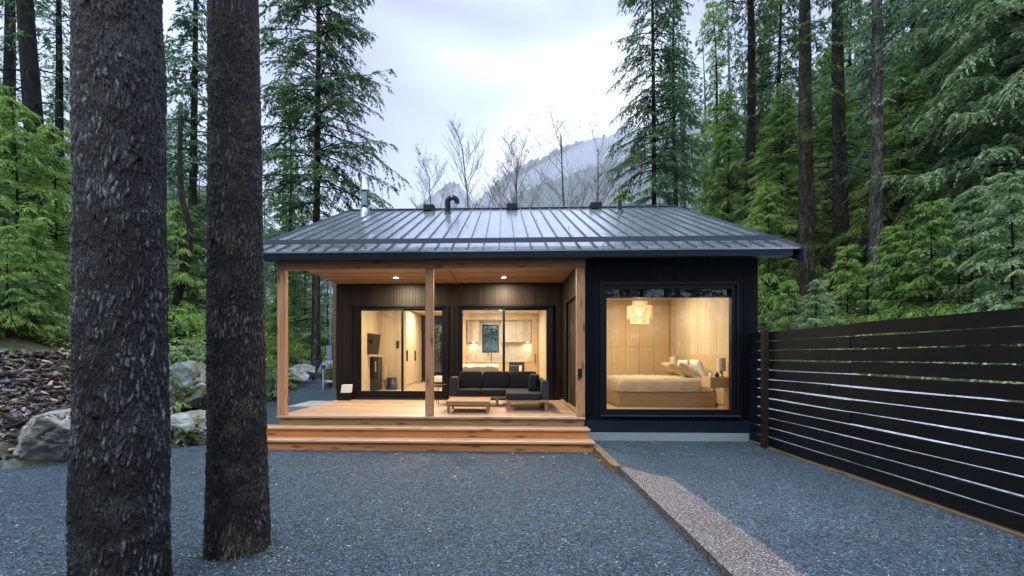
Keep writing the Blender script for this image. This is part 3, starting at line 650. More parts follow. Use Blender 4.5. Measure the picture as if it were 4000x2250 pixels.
# downlights over the porch
def lamp(kind, name, loc, energy, size, col, parent, rot=(0, 0, 0), spread=None):
    d = bpy.data.lights.new(name, kind); d.energy = energy; d.color = col
    if kind == 'AREA': d.shape = 'DISK'; d.size = size; d.spread = spread or R(150)
    else: d.shadow_soft_size = size
    if kind == 'SPOT': d.spot_size = spread or R(110); d.spot_blend = .6
    o = bpy.data.objects.new(name, d); C.objects.link(o); o.parent = parent; o0 = origin(parent); o.location = tuple(np.array(loc) - o0); o.rotation_euler = rot; return o
WARM = (1, .76, .50)
CREAM = (1, .86, .68)
def downlight(x, y, z, energy, label, group, r=.05, spread=R(180), col=WARM):
    e = empty('ceiling_light', (x, y, z), label, 'ceiling light', group)
    m = MB(); m.lathe(x, y, [(r + .02, z - .006), (r + .02, z - .001)], 20); m.build('trim_ring', 'white_paint', e)
    m = MB(); m.lathe(x, y, [(r, z - .012), (r, z - .007)], 20); m.build('diffuser', 'lamp_glow', e)
    lamp('AREA', 'ceiling_lamp', (x, y, z - .02), energy, r * 2, col, e, spread=spread)
downlight(-2.66, 11.05, 3.598, 85, 'lit round ceiling light of the porch above the door left of the middle post', 'porch ceiling lights')
downlight(.02, 11.12, 3.598, 85, 'lit round ceiling light of the porch above the sofa', 'porch ceiling lights')

# deck and steps
m = MB(); y = 8.61; i = 0
while y < YB - .1:
    xs_ = [XL + .06, random.choice([-3.2, -1.9, -1.5]), random.choice([-.3, .6, .2]), XW - .03]
    for a, b in zip(xs_[:-1], xs_[1:]): m.box(a, b - .004, y, min(y + .136, YB - .08), ZD - .035, ZD)
    y += .142
m.build('deck', 'deck_boards', cab)
m = MB(); m.box(XL + .10, -1.50, 8.665, 8.70, .30, ZD - .037); m.box(-1.497, XW - .05, 8.665, 8.70, .30, ZD - .037); m.box(XL + .1, XL + .14, 8.70, YB - .1, .0, ZD - .037); m.build('deck_riser', 'fir_riser', cab)
def step(y0, y1, zt_, zb, xa, xc, mat, j):
    m = MB(); m.box(xa, j, y0, y0 + .135, zt_ - .036, zt_, .004); m.box(j + .003, xc, y0, y0 + .135, zt_ - .036, zt_, .004); m.box(xa, j - .6, y0 + .14, y1, zt_ - .036, zt_, .004); m.box(j - .597, xc, y0 + .14, y1, zt_ - .036, zt_, .004)
    s = m.build('step', 'cedar_tread', cab)
    m = MB(); jj = (xc - .9) if mat == 'cedar_riser' else (xa + 1.9)
    m.box(xa + .02, jj, y0 + .04, y0 + .075, zb, zt_ - .038); m.box(jj + .003, xc - .02, y0 + .04, y0 + .075, zb, zt_ - .038); m.build('riser', mat, s)
step(8.31, 8.66, .297, .12, -4.66, XW + .01, 'cedar_riser', -1.55)
step(7.97, 8.34, .120, -.10, -4.70, XW + .03, 'cedar_riser', -1.7)

m = MB(); m.box(-5.35, -4.52, 10.9, 12.3, -.1, .40, .01); o = m.build('concrete_step', 'concrete', loc=(-4.9, 11.6, 0)); tag(o, 'pale concrete slab step beside the left edge of the deck', 'step')

def fx3(n):
    x = rng.uniform(RXL + .5, RXR - .5, n); y = np.where(rng.random(n) < .6, rng.uniform(8.5, 8.78, n), rng.uniform(9, 14, n)); return x, y, EZ + PT * (y - EY) + .018
Va, Fa = leaves(60, fx3, .015, .04); o = link_mesh('roof_leaves', np_mesh('roof_leaves', Va, Fa), None, 'fallen_leaf'); tag(o, 'small brown leaves and debris lying on the wet metal roof', 'leaves', kind='stuff')
# small fixtures on the cabin
m = MB(); q = at(2265, 1440, 8.66); z1 = q[2]; m.box(q[0] - .035, q[0] + .035, 8.62, 8.674, z1 - .17, z1, .006); m.build('post_outlet', 'black_metal', cab)
q = at(2181, 1488, YB - .05); m = MB(); m.box(q[0] - .05, q[0] + .05, YB - .09, YB - .026, q[2] - .09, q[2] + .09, .01); m.build('wall_outlet', 'black_metal', cab)
q = at(1354, 1484, YB - .05); m = MB(); m.box(q[0] - .05, q[0] + .05, YB - .10, YB - .026, q[2] - .10, q[2] + .10, .01); m.build('wall_outlet', 'black_metal', cab)

# white box on a stand by the door
q0 = at(1336, 1502, 11.7); q1 = at(1373, 1533, 11.7); xm = (q0[0] + q1[0]) / 2
e = empty('box_lantern', (xm, 11.7, ZD), 'small white box on a thin dark stand beside the left sliding door', 'lantern')
m = MB(); m.prism([(q0[0] + .03, q0[2]), (q1[0], q0[2]), (q1[0] - .02, q1[2]), (q0[0], q1[2])], 'y', 11.6, 11.8); m.build('housing', 'white_paint', e)
m = MB(); m.tube([(q1[0] - .04, 11.7, ZD + .01), (q1[0] - .04, 11.7, q1[2])], .012, 8); m.build('stem', 'black_metal', e)
m = MB(); m.box(q0[0] - .09, q1[0] - .02, 11.58, 11.82, ZD + .001, ZD + .045, .008); m.build('base', 'black_metal', e)

# ---------------------------------------------------------------- porch furniture
so_ = empty('corner_sofa', (-.1, 10.4, ZD), 'charcoal sectional sofa with chaise and teak base under the right sliding door', 'sofa')
FR = .24 + ZD
def leg(x, y, z1, parent, w=.055, name='leg', z0=ZD, mat='teak_leg'):
    m = MB(); k = .7; a = w / 2
    m.add([(x - a * k, y - a * k, z0 + .001), (x + a * k, y - a * k, z0 + .001), (x + a * k, y + a * k, z0 + .001), (x - a * k, y + a * k, z0 + .001), (x - a, y - a, z1), (x + a, y - a, z1), (x + a, y + a, z1), (x - a, y + a, z1)],
          [(3, 2, 1, 0), (4, 5, 6, 7), (0, 1, 5, 4), (1, 2, 6, 5), (2, 3, 7, 6), (3, 0, 4, 7)]); return m.build(name, mat, parent)
X0, X1, XC = -1.27, .975, .06; YS, YC, YK = 10.42, 9.50, 11.20
m = MB(); m.box(X0, X1, YS, YK, FR - .055, FR, .006); m.box(XC, X1, YC, YS - .001, FR - .055, FR, .006); m.build('seat_frame', 'table_teak', so_)
for x, y in ((X0 + .05, YS + .06), (-.14, YS + .06), (XC + .06, YC + .05), (X1 - .06, YC + .05), (X0 + .05, YK - .06), (X1 - .06, YK - .06), (-.14, YK - .06), (X1 - .06, 10.3)): leg(x, y, FR - .055, so_, .075)
m = MB(); m.box(X0, X0 + .20, YS + .02, YK, FR + .001, 1.14, .03); m.build('armrest', 'charcoal_arm', so_)
m = MB(); m.box(X1 - .15, X1, YC + .05, YK, FR + .001, 1.12, .03); m.build('armrest', 'charcoal_arm', so_)
m = MB(); m.box(X0 + .2, X1 - .15, YK - .10, YK, FR + .001, 1.18, .03); m.build('backrest', 'charcoal_arm', so_)
for a, b, y0 in ((X0 + .20, -.53, YS - .03), (-.53, XC + .0, YS - .03)):
    m = MB(); m.cushion(a + .004, b - .004, y0, YK - .12, FR, FR + .15, .16); m.build('seat_cushion', 'charcoal_fabric', so_)
m = MB(); m.cushion(XC + .0, X1 - .155, YC - .02, YK - .12, FR, FR + .145, .13); m.build('seat_cushion', 'charcoal_fabric', so_)
Rx = lambda a: np.array([[1, 0, 0], [0, math.cos(a), -math.sin(a)], [0, math.sin(a), math.cos(a)]])
Ry = lambda a: np.array([[math.cos(a), 0, math.sin(a)], [0, 1, 0], [-math.sin(a), 0, math.cos(a)]])
Rz = lambda a: np.array([[math.cos(a), -math.sin(a), 0], [math.sin(a), math.cos(a), 0], [0, 0, 1]])
for a, b in ((X0 + .20, -.50), (-.50, .17), (.17, .82)):
    m = MB(); m.cushion(a + .006, b - .006, YK - .32, YK - .14, FR + .13, 1.27, .22, rot=Rx(R(-8))); m.build('back_cushion', 'charcoal_fabric', so_)
m = MB(); m.cushion(.60, .80, 9.98, 10.58, FR + .135, 1.24, .30, rot=Ry(R(7)) @ Rz(R(-8))); m.build('side_cushion', 'charcoal_fabric', so_)

ct = empty('coffee_table', (-.72, 9.6, ZD), 'low square teak coffee table on the deck before the sofa', 'table')
m = MB(); tz = ZD + .245; TX0, TX1, TY0, TY1 = -1.17, -.27, 9.12, 10.02
for i in range(7):
    a = TY0 + (TY1 - TY0) * i / 7; m.box(TX0, TX1, a + .002, a + (TY1 - TY0) / 7 - .003, tz - .022, tz)
m.build('tabletop', 'table_teak', ct)
m = MB(); frame = [(TX0 + .01, TX1 - .01, TY0 + .01, TY0 + .035), (TX0 + .01, TX1 - .01, TY1 - .035, TY1 - .01)]
for a, b, c, d in frame: m.box(a, b, c, d, tz - .07, tz - .023)
m.box(TX0 + .01, TX0 + .035, TY0 + .036, TY1 - .036, tz - .07, tz - .023); m.box(TX1 - .035, TX1 - .01, TY0 + .036, TY1 - .036, tz - .07, tz - .023); m.build('apron', 'table_teak', ct)
for x in (TX0 + .05, TX1 - .05):
    for y in (TY0 + .05, TY1 - .05): leg(x, y, tz - .024, ct, .07)

q = at(1722, 1502, 10.75)
st_ = empty('side_table', (q[0], 10.75, ZD), 'small black wire side table left of the sofa behind the middle post', 'table')
m = MB(); m.lathe(q[0], 10.75, [(.17, q[2] - .015), (.17, q[2])], 24); m.build('tabletop', 'black_metal', st_)
for k in range(3):
    a = 2.1 * k + .3; m = MB(); m.tube([(q[0] + .14 * math.cos(a), 10.75 + .14 * math.sin(a), q[2] - .01), (q[0] + .17 * math.cos(a), 10.75 + .17 * math.sin(a), ZD + .005)], .007, 6); m.build('leg', 'black_metal', st_)

# ---------------------------------------------------------------- bedroom
cl = empty('wardrobe_wall', (3.2, 13.0, FZ), 'tall maple wardrobe doors with a horizontal seam behind the bed', 'wardrobe')
m = MB(); m.box(XW + .1, XR - .13, 13.04, 13.6, FZ, 3.26); m.build('carcass', 'maple_panel', cl)
zs = at(2500, 1355, 13)[2]; xd = [XW + .12, 2.31, 2.71, 3.11, 3.51, 3.91, 4.31, XR - .14]; ztop = 3.12
for a, b in zip(xd[:-1], xd[1:]):
    m = MB(); m.box(a + .003, b - .003, 13.0, 13.038, FZ + .02, zs - .003); m.box(a + .003, b - .003, 13.0, 13.038, zs + .003, ztop); m.build('wardrobe_door', 'maple_panel', cl)

bed = empty('bed', (3.7, 10.9, FZ), 'low wooden platform bed with beige duvet seen through the big window', 'bed')
BX0, BX1, BY0, BY1 = 2.60, 4.74, 10.15, 11.80
m = MB(); m.box(BX0, BX1, BY0, BY1, FZ + .001, .84, .006); m.build('bed_base', 'bed_wood', bed)
m = MB(); m.cushion(BX0 + .02, BX1 - .0, BY0 + .02, BY1 - .02, .83, 1.04, .12); m.build('mattress', 'white_linen', bed)
# duvet: draped sheet with folds
def duvet():
    nx, ny = 90, 60; V = []
    for j in range(ny + 1):
        for i in range(nx + 1):
            u, v = i / nx, j / ny; x = BX0 - .06 + (4.42 - BX0 + .06) * u; y = BY0 - .05 + (BY1 - BY0 + .1) * v
            ex = min(1, max(0, (x - (BX0 - .06)) / .22)); ey = min(1, max(0, (y - (BY0 - .05)) / .16)); ey2 = min(1, max(0, ((BY1 + .05) - y) / .16))
            k = (1 - (1 - ex) ** 2.6) * (1 - (1 - ey) ** 2.8) * (1 - (1 - ey2) ** 2.8)
            V.append((x, y, .855 + .30 * max(0, k) ** .55))
    V = np.array(V); n = fbm(V * (3, 5, 3), 4, 31) - .46; n2 = fbm(V * (9, 11, 9), 3, 33) - .43
    V[:, 2] += n * .07 + n2 * .03; V[:, 2] = np.maximum(V[:, 2], .85); V[:, 1] -= (V[:, 2] < 1.08) * (n * .10); idx = np.arange((nx + 1) * (ny + 1)).reshape(ny + 1, nx + 1)
    F = np.stack([idx[:-1, :-1], idx[:-1, 1:], idx[1:, 1:], idx[1:, :-1]], -1).reshape(-1, 4)
    me = np_mesh('duvet', V - np.array(origin(bed)), F, True); return link_mesh('duvet', me, bed, 'linen')
duvet()
m = MB(); m.box(XR - .155, XR - .125, 9.1, 12.6, FZ + .1, 1.68); o = m.build('headboard', 'maple_panel', bed)
def pillow(c, size, rot, mat, label):
    V = []; N = 26
    for sgn in (1, -1):
        for j in range(N + 1):
            for i in range(N + 1):
                u, v = 2 * i / N - 1, 2 * j / N - 1; k = (max(0, 1 - abs(u) ** 2.6) * max(0, 1 - abs(v) ** 2.6)) ** .5
                cr_ = 1 - .09 * (1 - abs(u) ** 2) * abs(v) ** 2 ; cr2 = 1 - .09 * (1 - abs(v) ** 2) * abs(u) ** 2
                V.append((u * size[0] / 2 * cr2, sgn * k * size[1] / 2, v * size[2] / 2 * cr_))
    V = np.array(V); V[:, 1] += (fbm(V * 9 + c[0] * 7, 3, 5) - .45) * .05 * (np.abs(V[:, 1]) > .01)
    V = V @ rot.T + np.array(c); n1 = (N + 1) ** 2; idx = np.arange(n1).reshape(N + 1, N + 1)
    F = np.stack([idx[:-1, :-1], idx[:-1, 1:], idx[1:, 1:], idx[1:, :-1]], -1).reshape(-1, 4)
    me = np_mesh('pillow', V - np.array(c), np.vstack([F, F[:, ::-1] + n1]), True); o = link_mesh('pillow', me, None, mat, tuple(c)); tag(o, label, 'pillow', 'pillows on the bed')
# pillows stand facing -X, leaning on the headboard
def prot(lean, yaw): return Rz(R(yaw)) @ Ry(R(0)) @ Rz(R(90)) @ Rx(R(lean))
pillow((4.22, 10.62, 1.34), (.62, .20, .40), prot(-38, -14), 'tan_linen', 'beige pillow standing nearest the window on the bed')
pillow((4.16, 11.32, 1.33), (.60, .20, .38), prot(-38, 4), 'tan_linen', 'beige pillow farther from the window before the small far lamp')
pillow((4.50, 10.55, 1.36), (.62, .17, .44), prot(-20, -4), 'white_linen', 'white pillow behind the nearer beige pillow')
pillow((4.52, 11.30, 1.36), (.62, .16, .42), prot(-20, 0), 'white_linen', 'white pillow behind the farther beige pillow')

def nightstand(x0, x1, y0, y1, z0, z1, label):
    e = empty('nightstand', ((x0 + x1) / 2, (y0 + y1) / 2, z0), label, 'nightstand', 'floating nightstands')
    m = MB(); m.box(x0 + .02, x1, y0, y1, z0, z1, .004); m.build('body', 'maple_panel', e)
    m = MB(); m.box(x0, x0 + .018, y0 + .004, y1 - .004, z0 + .004, z1 - .004); m.build('drawer', 'maple_panel', e)
nightstand(4.28, 4.74, 9.42, 9.84, .99, 1.205, 'floating maple nightstand at the window side of the bed')
nightstand(4.40, 4.74, 12.0, 12.4, .99, 1.205, 'floating maple nightstand at the far side of the bed')
def table_lamp(x, y, z, r, h, label):
    e = empty('table_lamp', (x, y, z), label, 'lamp', 'bedside lamps')
    m = MB(); m.lathe(x, y, [(.055, z + .001), (.055, z + .02), (.03, z + .03), (.028, z + .14), (.012, z + .15), (.012, z + .2)], 20); m.build('base', 'brass', e)
    m = MB(); m.lathe(x, y, [(r, z + .13), (r * .95, z + h)], 28, False); m.lathe(x, y, [(r * .94, z + h), (r * .99, z + .13)], 28, False); m.build('lamp_shade', 'lamp_fabric', e)
table_lamp(4.58, 9.58, 1.205, .085, .40, 'bedside lamp with pale drum shade on the window side nightstand')
table_lamp(4.56, 12.2, 1.205, .09, .42, 'bedside lamp with pale drum shade beyond the pillows')
m = MB(); m.lathe(4.37, 9.6, [(.035, 1.206), (.038, 1.29), (.03, 1.29)], 16); o = m.build('cup', 'white_paint', loc=(4.37, 9.6, 1.206)); tag(o, 'small pale cup on the window side nightstand', 'cup')
m = MB(); m.box(4.43, 4.50, 9.50, 9.56, 1.206, 1.27, .006); m.tube([(4.465, 9.53, 1.27), (4.47, 9.53, 1.31)], .02, 10); o = m.build('alarm_clock', 'dark_plastic', loc=(4.46, 9.53, 1.206)); tag(o, 'small dark clock beside the cup on the nightstand', 'clock')
q = at(2634, 1338, 12.7); m = MB(); m.box(XR - .128, XR - .118, 12.3, 12.38, 1.9, 2.03, .003); m.build('light_switch', 'white_paint', cab)

# pendant: stacked woven drums
PX, PYY = 3.13, 10.8; pz = lambda py: at(2500, py, PYY)[2]
PX = at(2499, 1200, PYY)[0]
e = empty('pendant_lamp', (PX, PYY, 3.26), 'woven rattan pendant lamp with glowing bulb above the bed', 'pendant lamp')
m = MB(); m.tube([(PX, PYY, 3.259), (PX, PYY, pz(1225))], .005, 6); m.lathe(PX, PYY, [(.05, 3.24), (.05, 3.259)], 16); m.build('cord', 'white_paint', e)
def woven(mb, r, z0, z1, n=64):
    k = int((z1 - z0) / .022)
    for i in range(k + 1):
        z = z0 + (z1 - z0) * i / k; pts = [(PX + (r + (.004 if (j + i) % 2 else -.004)) * math.cos(2 * math.pi * j / n), PYY + (r + (.004 if (j + i) % 2 else -.004)) * math.sin(2 * math.pi * j / n), z) for j in range(n + 1)]
        mb.tube(pts, .0058, 4, False)
    for j in range(0, n, 2):
        a = 2 * math.pi * j / n; mb.tube([(PX + r * math.cos(a), PYY + r * math.sin(a), z0), (PX + r * math.cos(a), PYY + r * math.sin(a), z1)], .0035, 4, False)
def ring_disc(mb, r0, r1, z):
    for j in range(40):
        a = 2 * math.pi * j / 40; mb.tube([(PX + r0 * math.cos(a), PYY + r0 * math.sin(a), z), (PX + r1 * math.cos(a), PYY + r1 * math.sin(a), z)], .004, 4, False)
m = MB(); woven(m, .165, pz(1197), pz(1178)); woven(m, .29, pz(1246), pz(1197)); woven(m, .21, pz(1262), pz(1246)); ring_disc(m, .165, .29, pz(1197)); ring_disc(m, .21, .29, pz(1246)); m.build('lamp_shade', 'rattan', e)
m = MB(); bz = pz(1227); m.lathe(PX, PYY, [(.005, bz - .065), (.025, bz - .05), (.035, bz - .02), (.03, bz + .02), (.014, bz + .05), (.014, bz + .06)], 16); m.build('bulb', 'bulb_glow', e)
lamp('POINT', 'pendant_light', (PX, PYY, bz - .12), 8, .06, (1, .88, .72), e)
downlight(2.6, 9.9, 3.258, 34, 'round ceiling light in the bedroom near the window', 'bedroom ceiling lights', r=.09, col=(1, .88, .70))
downlight(3.7, 11.3, 3.258, 22, 'round ceiling light in the bedroom over the bed', 'bedroom ceiling lights', r=.09, col=(1, .88, .70))

# ---------------------------------------------------------------- living room and kitchen
m = MB(); q = at(1483, 1300, 15.6)
panel_x(m, XL + .12, -3.42, 15.62, FZ, CZ, .14); m.box(XL + .12, -3.42, 15.621, 15.72, FZ, CZ); m.build('living_partition', 'pine_panel', cab)
w_ = empty('hall_wardrobe', (-3.7, 17.8, FZ), 'tall pale hall wardrobe with long dark handles behind the left sliding door', 'wardrobe')
m = MB(); m.box(XL + .14, -3.66, 15.8, YR - .13, FZ, CZ - .01); m.build('carcass', 'pine_panel', w_)
for i in range(5):
    a = 16.0 + .78 * i; m = MB(); m.box(-3.66, -3.635, a + .004, a + .776, FZ + .08, 2.75); m.box(-3.66, -3.635, a + .004, a + .776, 2.756, CZ - .08); dd = m.build('wardrobe_door', 'pine_panel', w_)
    m = MB(); hy = a + (.70 if i % 2 == 0 else .08); m.box(-3.633, -3.60, hy - .012, hy + .012, 1.45, 1.86); m.build('handle', 'tv_back', dd)
# rear windows
def rear_window(h, name):
    m = MB(); frame_x(m, h[0], h[1], h[2], h[3], YR - .16, YR + .01, .055); f = m.build(name, 'black_frame', cab)
    m = MB(); m.box(h[0] + .05, h[1] - .05, YR - .06, YR - .055, h[2] + .05, h[3] - .05); m.build('glass', 'glass', f)
rear_window(hB[0], 'kitchen_window'); rear_window(hB[1], 'rear_window')
# kitchen run against the rear wall
KY = YR - .14; kq = lambda px, py: at(px, py, KY - .35)
kb = empty('kitchen', (0, KY - .3, FZ), 'pale fitted kitchen with wall cupboards and lit splashback behind the right sliding door', 'kitchen')
zc = kq(1900, 1410)[2]; xk0 = kq(1822, 1400)[0]; xk1 = kq(2076, 1400)[0]
m = MB(); m.box(xk0, xk1, KY - .62, KY, FZ, zc - .04); m.build('base_cabinet', 'maple_panel', kb)
m = MB(); m.box(xk0 - .01, xk1 + .01, KY - .65, KY, zc - .039, zc, .004); m.build('countertop', 'white_cabinet', kb)
wx0, wx1, wz0, wz1 = hB[0]
m = MB(); backing(m, xk0, xk1, KY - .03, KY - .002, zc + .001, 3.2, [(wx0, wx1, wz0, wz1)]); m.build('splashback', 'stone_splash', kb)
zu0, zu1 = kq(1900, 1336)[2], kq(1900, 1250)[2]
for a, b in ((1825, 1872), (1958, 1988), (1988, 2018), (2018, 2047), (2047, 2075)):
    xa, xb_ = kq(a, 1300)[0], kq(b, 1300)[0]; m = MB(); m.box(xa + .003, xb_ - .003, KY - .35, KY - .03, zu0, zu1, .003); m.build('wall_cupboard', 'white_cabinet', kb)
xt1 = kq(2135, 1300)[0]
m = MB(); m.box(xk1 + .005, XW - .12, KY - .7, KY, FZ, 3.2, .004); m.build('tall_cabinet', 'maple_panel', kb)
m = MB(); m.box(xk0 - .2, xk0 - .005, KY - .7, KY, FZ, 3.2, .004); m.build('tall_cabinet', 'maple_panel', kb)
m = MB(); m.box(xk1 + .12, xk1 + .145, KY - .735, KY - .705, 1.3, 1.75); m.build('handle', 'tv_back', kb)
m = MB(); m.box(xk0 - .2, XW - .12, KY - .75, KY, 3.202, CZ, .0); m.build('bulkhead', 'pine_panel', kb)
m = MB(); fx_ = kq(1915, 1400)[0]; m.tube([(fx_ + .05, KY - .25, zc), (fx_ + .05, KY - .25, zc + .36)] + [(fx_ + .05 - .07 + .07 * math.cos(a), KY - .25 - .1 * math.sin(a) * 0, zc + .36 + .07 * math.sin(a)) for a in np.linspace(.2, math.pi, 7)] + [(fx_ - .09, KY - .25, zc + .22)], .016, 8); m.build('faucet', 'black_metal', kb)
ox0, ox1 = kq(1988, 1430)[0], kq(2046, 1430)[0]
ov = empty('oven', ((ox0 + ox1) / 2, KY - .66, FZ), 'black built-in oven under the kitchen counter', 'oven')
m = MB(); m.box(ox0, ox1, KY - .67, KY - .621, FZ + .18, zc - .045, .006); m.build('body', 'dark_plastic', ov)
m = MB(); m.tube([(ox0 + .06, KY - .71, zc - .2), (ox1 - .06, KY - .71, zc - .2)], .012, 8); m.build('handle', 'galvanised', ov)
m = MB(); m.cushion(ox1 - .22, ox1 - .10, KY - .735, KY - .70, zc - .55, zc - .18, .3, 6); o = m.build('towel', 'white_linen', loc=(ox1 - .16, KY - .71, zc - .3)); tag(o, 'white towel hanging on the oven handle', 'towel')
for px in (1848, 2062):
    q = kq(px, 1336); e = empty('cupboard_light', (q[0], KY - .2, zu0), f'lit round light under the {"left" if px < 1900 else "right"} wall cupboards', 'light', 'lights under the wall cupboards')
    m = MB(); m.lathe(q[0], KY - .2, [(.03, zu0 - .012), (.03, zu0 - .001)], 14); m.build('diffuser', 'lamp_glow', e)
    lamp('AREA', 'cupboard_lamp', (q[0], KY - .2, zu0 - .02), 2.2, .06, WARM, e)
for px in (1850, 2062):
    q = at(px, 1391, KY - .03); m = MB(); m.box(q[0] - .04, q[0] + .04, KY - .042, KY - .031, q[2] - .06, q[2] + .06, .002); m.build('socket', 'white_paint', kb)
downlight(-.1, 17.6, CZ - .002, 50, 'round ceiling light before the kitchen', 'living room ceiling lights', col=CREAM)
downlight(-2.6, 13.7, CZ - .002, 50, 'round ceiling light above the black stove', 'living room ceiling lights', col=CREAM)
downlight(.3, 13.9, CZ - .002, 50, 'round ceiling light above the white sofa', 'living room ceiling lights', col=CREAM)
downlight(-2.9, 17.6, CZ - .002, 44, 'round ceiling light over the hall wardrobe', 'living room ceiling lights', col=CREAM)
# daybed / white sofa with throw
ws = empty('white_sofa', (-.9, 14.2, FZ), 'white slipcovered sofa with a crumpled throw inside the living room', 'sofa')
a0 = at(1800, 1425, 13.9); a1 = at(1950, 1425, 13.9)
m = MB(); m.cushion(a0[0] - .5, a1[0], 13.75, 14.75, FZ + .05, FZ + .45, .15); m.build('seat', 'white_linen', ws)
m = MB(); m.cushion(a0[0] - .5, a1[0], 13.7, 13.98, FZ + .3, a0[2] - .03, .25); m.build('backrest', 'white_linen', ws)
m = MB(); m.cushion(a1[0] - .22, a1[0] + .02, 13.72, 14.75, FZ + .05, FZ + .66, .25); m.build('armrest', 'white_linen', ws)
V = []; nx, ny = 50, 24
for j in range(ny + 1):
    for i in range(nx + 1):
        u, v_ = i / nx, j / ny; a = math.pi * (v_ * 1.5 - .75); V.append((a0[0] - .1 + (a1[0] - a0[0] + .08) * u, 13.84 + .20 * math.sin(a), a0[2] - .09 + .10 * math.cos(a) * 1 - (max(0, abs(a) - 1.57)) * .35))
V = np.array(V); V[:, 2] += (fbm(V * (6, 3, 4), 4, 12) - .42) * .14; idx = np.arange((nx + 1) * (ny + 1)).reshape(ny + 1, nx + 1)
o = link_mesh('throw', np_mesh('throw', V - np.array((-.9, 14.2, FZ)), np.stack([idx[:-1, :-1], idx[:-1, 1:], idx[1:, 1:], idx[1:, :-1]], -1).reshape(-1, 4), True), None, 'white_linen', (-.9, 14.2, FZ)); tag(o, 'crumpled white throw over the back of the white sofa', 'throw')
b0 = at(1690, 1470, 16.5); b1 = at(1760, 1505, 16.5)
e = empty('ottoman', ((b0[0] + b1[0]) / 2, 16.7, FZ), 'low white padded bench on a dark frame near the rear window', 'bench')
m = MB(); m.cushion(b0[0], b1[0], 16.4, 17.1, FZ + .17, b0[2], .2); m.build('seat', 'white_linen', e)
m = MB(); m.box(b0[0] + .03, b1[0] - .03, 16.43, 17.07, FZ + .11, FZ + .168); m.build('seat_frame', 'black_metal', e)
for x in (b0[0] + .06, b1[0] - .06):
    for y in (16.46, 17.04): m = MB(); m.tube([(x, y, FZ + .001), (x, y, FZ + .11)], .015, 8); m.build('leg', 'black_metal', e)
# wood stove, tv, log box, tub
s0, s1 = at(1419, 1390, 14.6), at(1477, 1526, 14.6)
st = empty('wood_stove', ((s0[0] + s1[0]) / 2, 14.8, FZ), 'tall black wood stove behind the left pane of the sliding door', 'stove')
m = MB(); m.box(s0[0], s1[0], 14.6, 15.1, FZ + .03, s0[2] - .03, .015); m.box(s0[0] + .04, s1[0] - .04, 14.64, 15.06, FZ + .001, FZ + .03); m.build('body', 'dark_plastic', st)
m = MB(); m.box(s0[0] + .03, s1[0] - .03, 14.575, 14.598, FZ + .42, s0[2] - .09, .006); dr_ = m.build('door', 'black_metal', st)
m = MB(); m.box(s1[0] - .09, s1[0] - .055, 14.55, 14.573, FZ + .62, FZ + .98, .006); m.build('handle', 'maple_panel', dr_)
m = MB(); m.box(s0[0] - .05, s1[0] + .02, 14.58, 15.12, s0[2] - .028, s0[2] + .01, .004); m.build('top_shelf', 'white_cabinet', st)
T0 = at(1431, 1300, 14.3); T1 = at(1486, 1385, 14.3)
tv = empty('television', ((T0[0] + T1[0]) / 2, 14.3, (T0[2] + T1[2]) / 2), 'tilted dark television seen from behind above the stove', 'television')
m = MB(); m.prism([(T0[0], T0[2]), (T1[0], T0[2] - .06), (T1[0] - .07, T1[2]), (T0[0] - .02, T1[2] + .0)], 'y', 14.3, 14.35); m.build('panel', 'tv_back', tv)
m = MB(); xc = (T0[0] + T1[0]) / 2 - .07; zc_ = (T0[2] + T1[2]) / 2 + .08; m.box(xc - .05, xc + .05, 14.26, 14.299, zc_ - .06, zc_ + .06, .004); m.tube([(xc, 14.36, zc_), (xc - .2, 14.6, zc_), (XL + .14, 14.7, zc_)], .02, 8); m.build('wall_bracket', 'black_metal', tv)
L0, L1 = at(1483, 1425, 15.2), at(1506, 1472, 15.2)
m = MB(); m.box(L0[0], L1[0], 15.1, 15.4, FZ + .32, L0[2], .004); m.box(L0[0] + .03, L1[0] - .03, 15.13, 15.37, FZ + .001, FZ + .318); o = m.build('log_box', 'maple_panel', loc=(L0[0], 15.2, FZ)); tag(o, 'pale wooden box beside the black stove', 'box')
U0, U1 = at(1509, 1475, 15.2), at(1552, 1517, 15.2); uc = (U0[0] + U1[0]) / 2
m = MB(); r_ = (U1[0] - U0[0]) / 2; m.lathe(uc, 15.2, [(r_, FZ + .001), (r_ * .86, U0[2]), (r_ * .80, U0[2]), (r_ * .9, FZ + .03)], 24); o = m.build('tub', 'dark_plastic', loc=(uc, 15.2, FZ)); tag(o, 'dark grey tub on the floor before the pine partition', 'tub')
q = at(1554, 1346, 15.59); m = MB(); m.box(q[0] - .05, q[0] + .05, 15.56, 15.588, q[2] - .13, q[2] + .13, .004); m.build('thermostat', 'tv_back', cab)

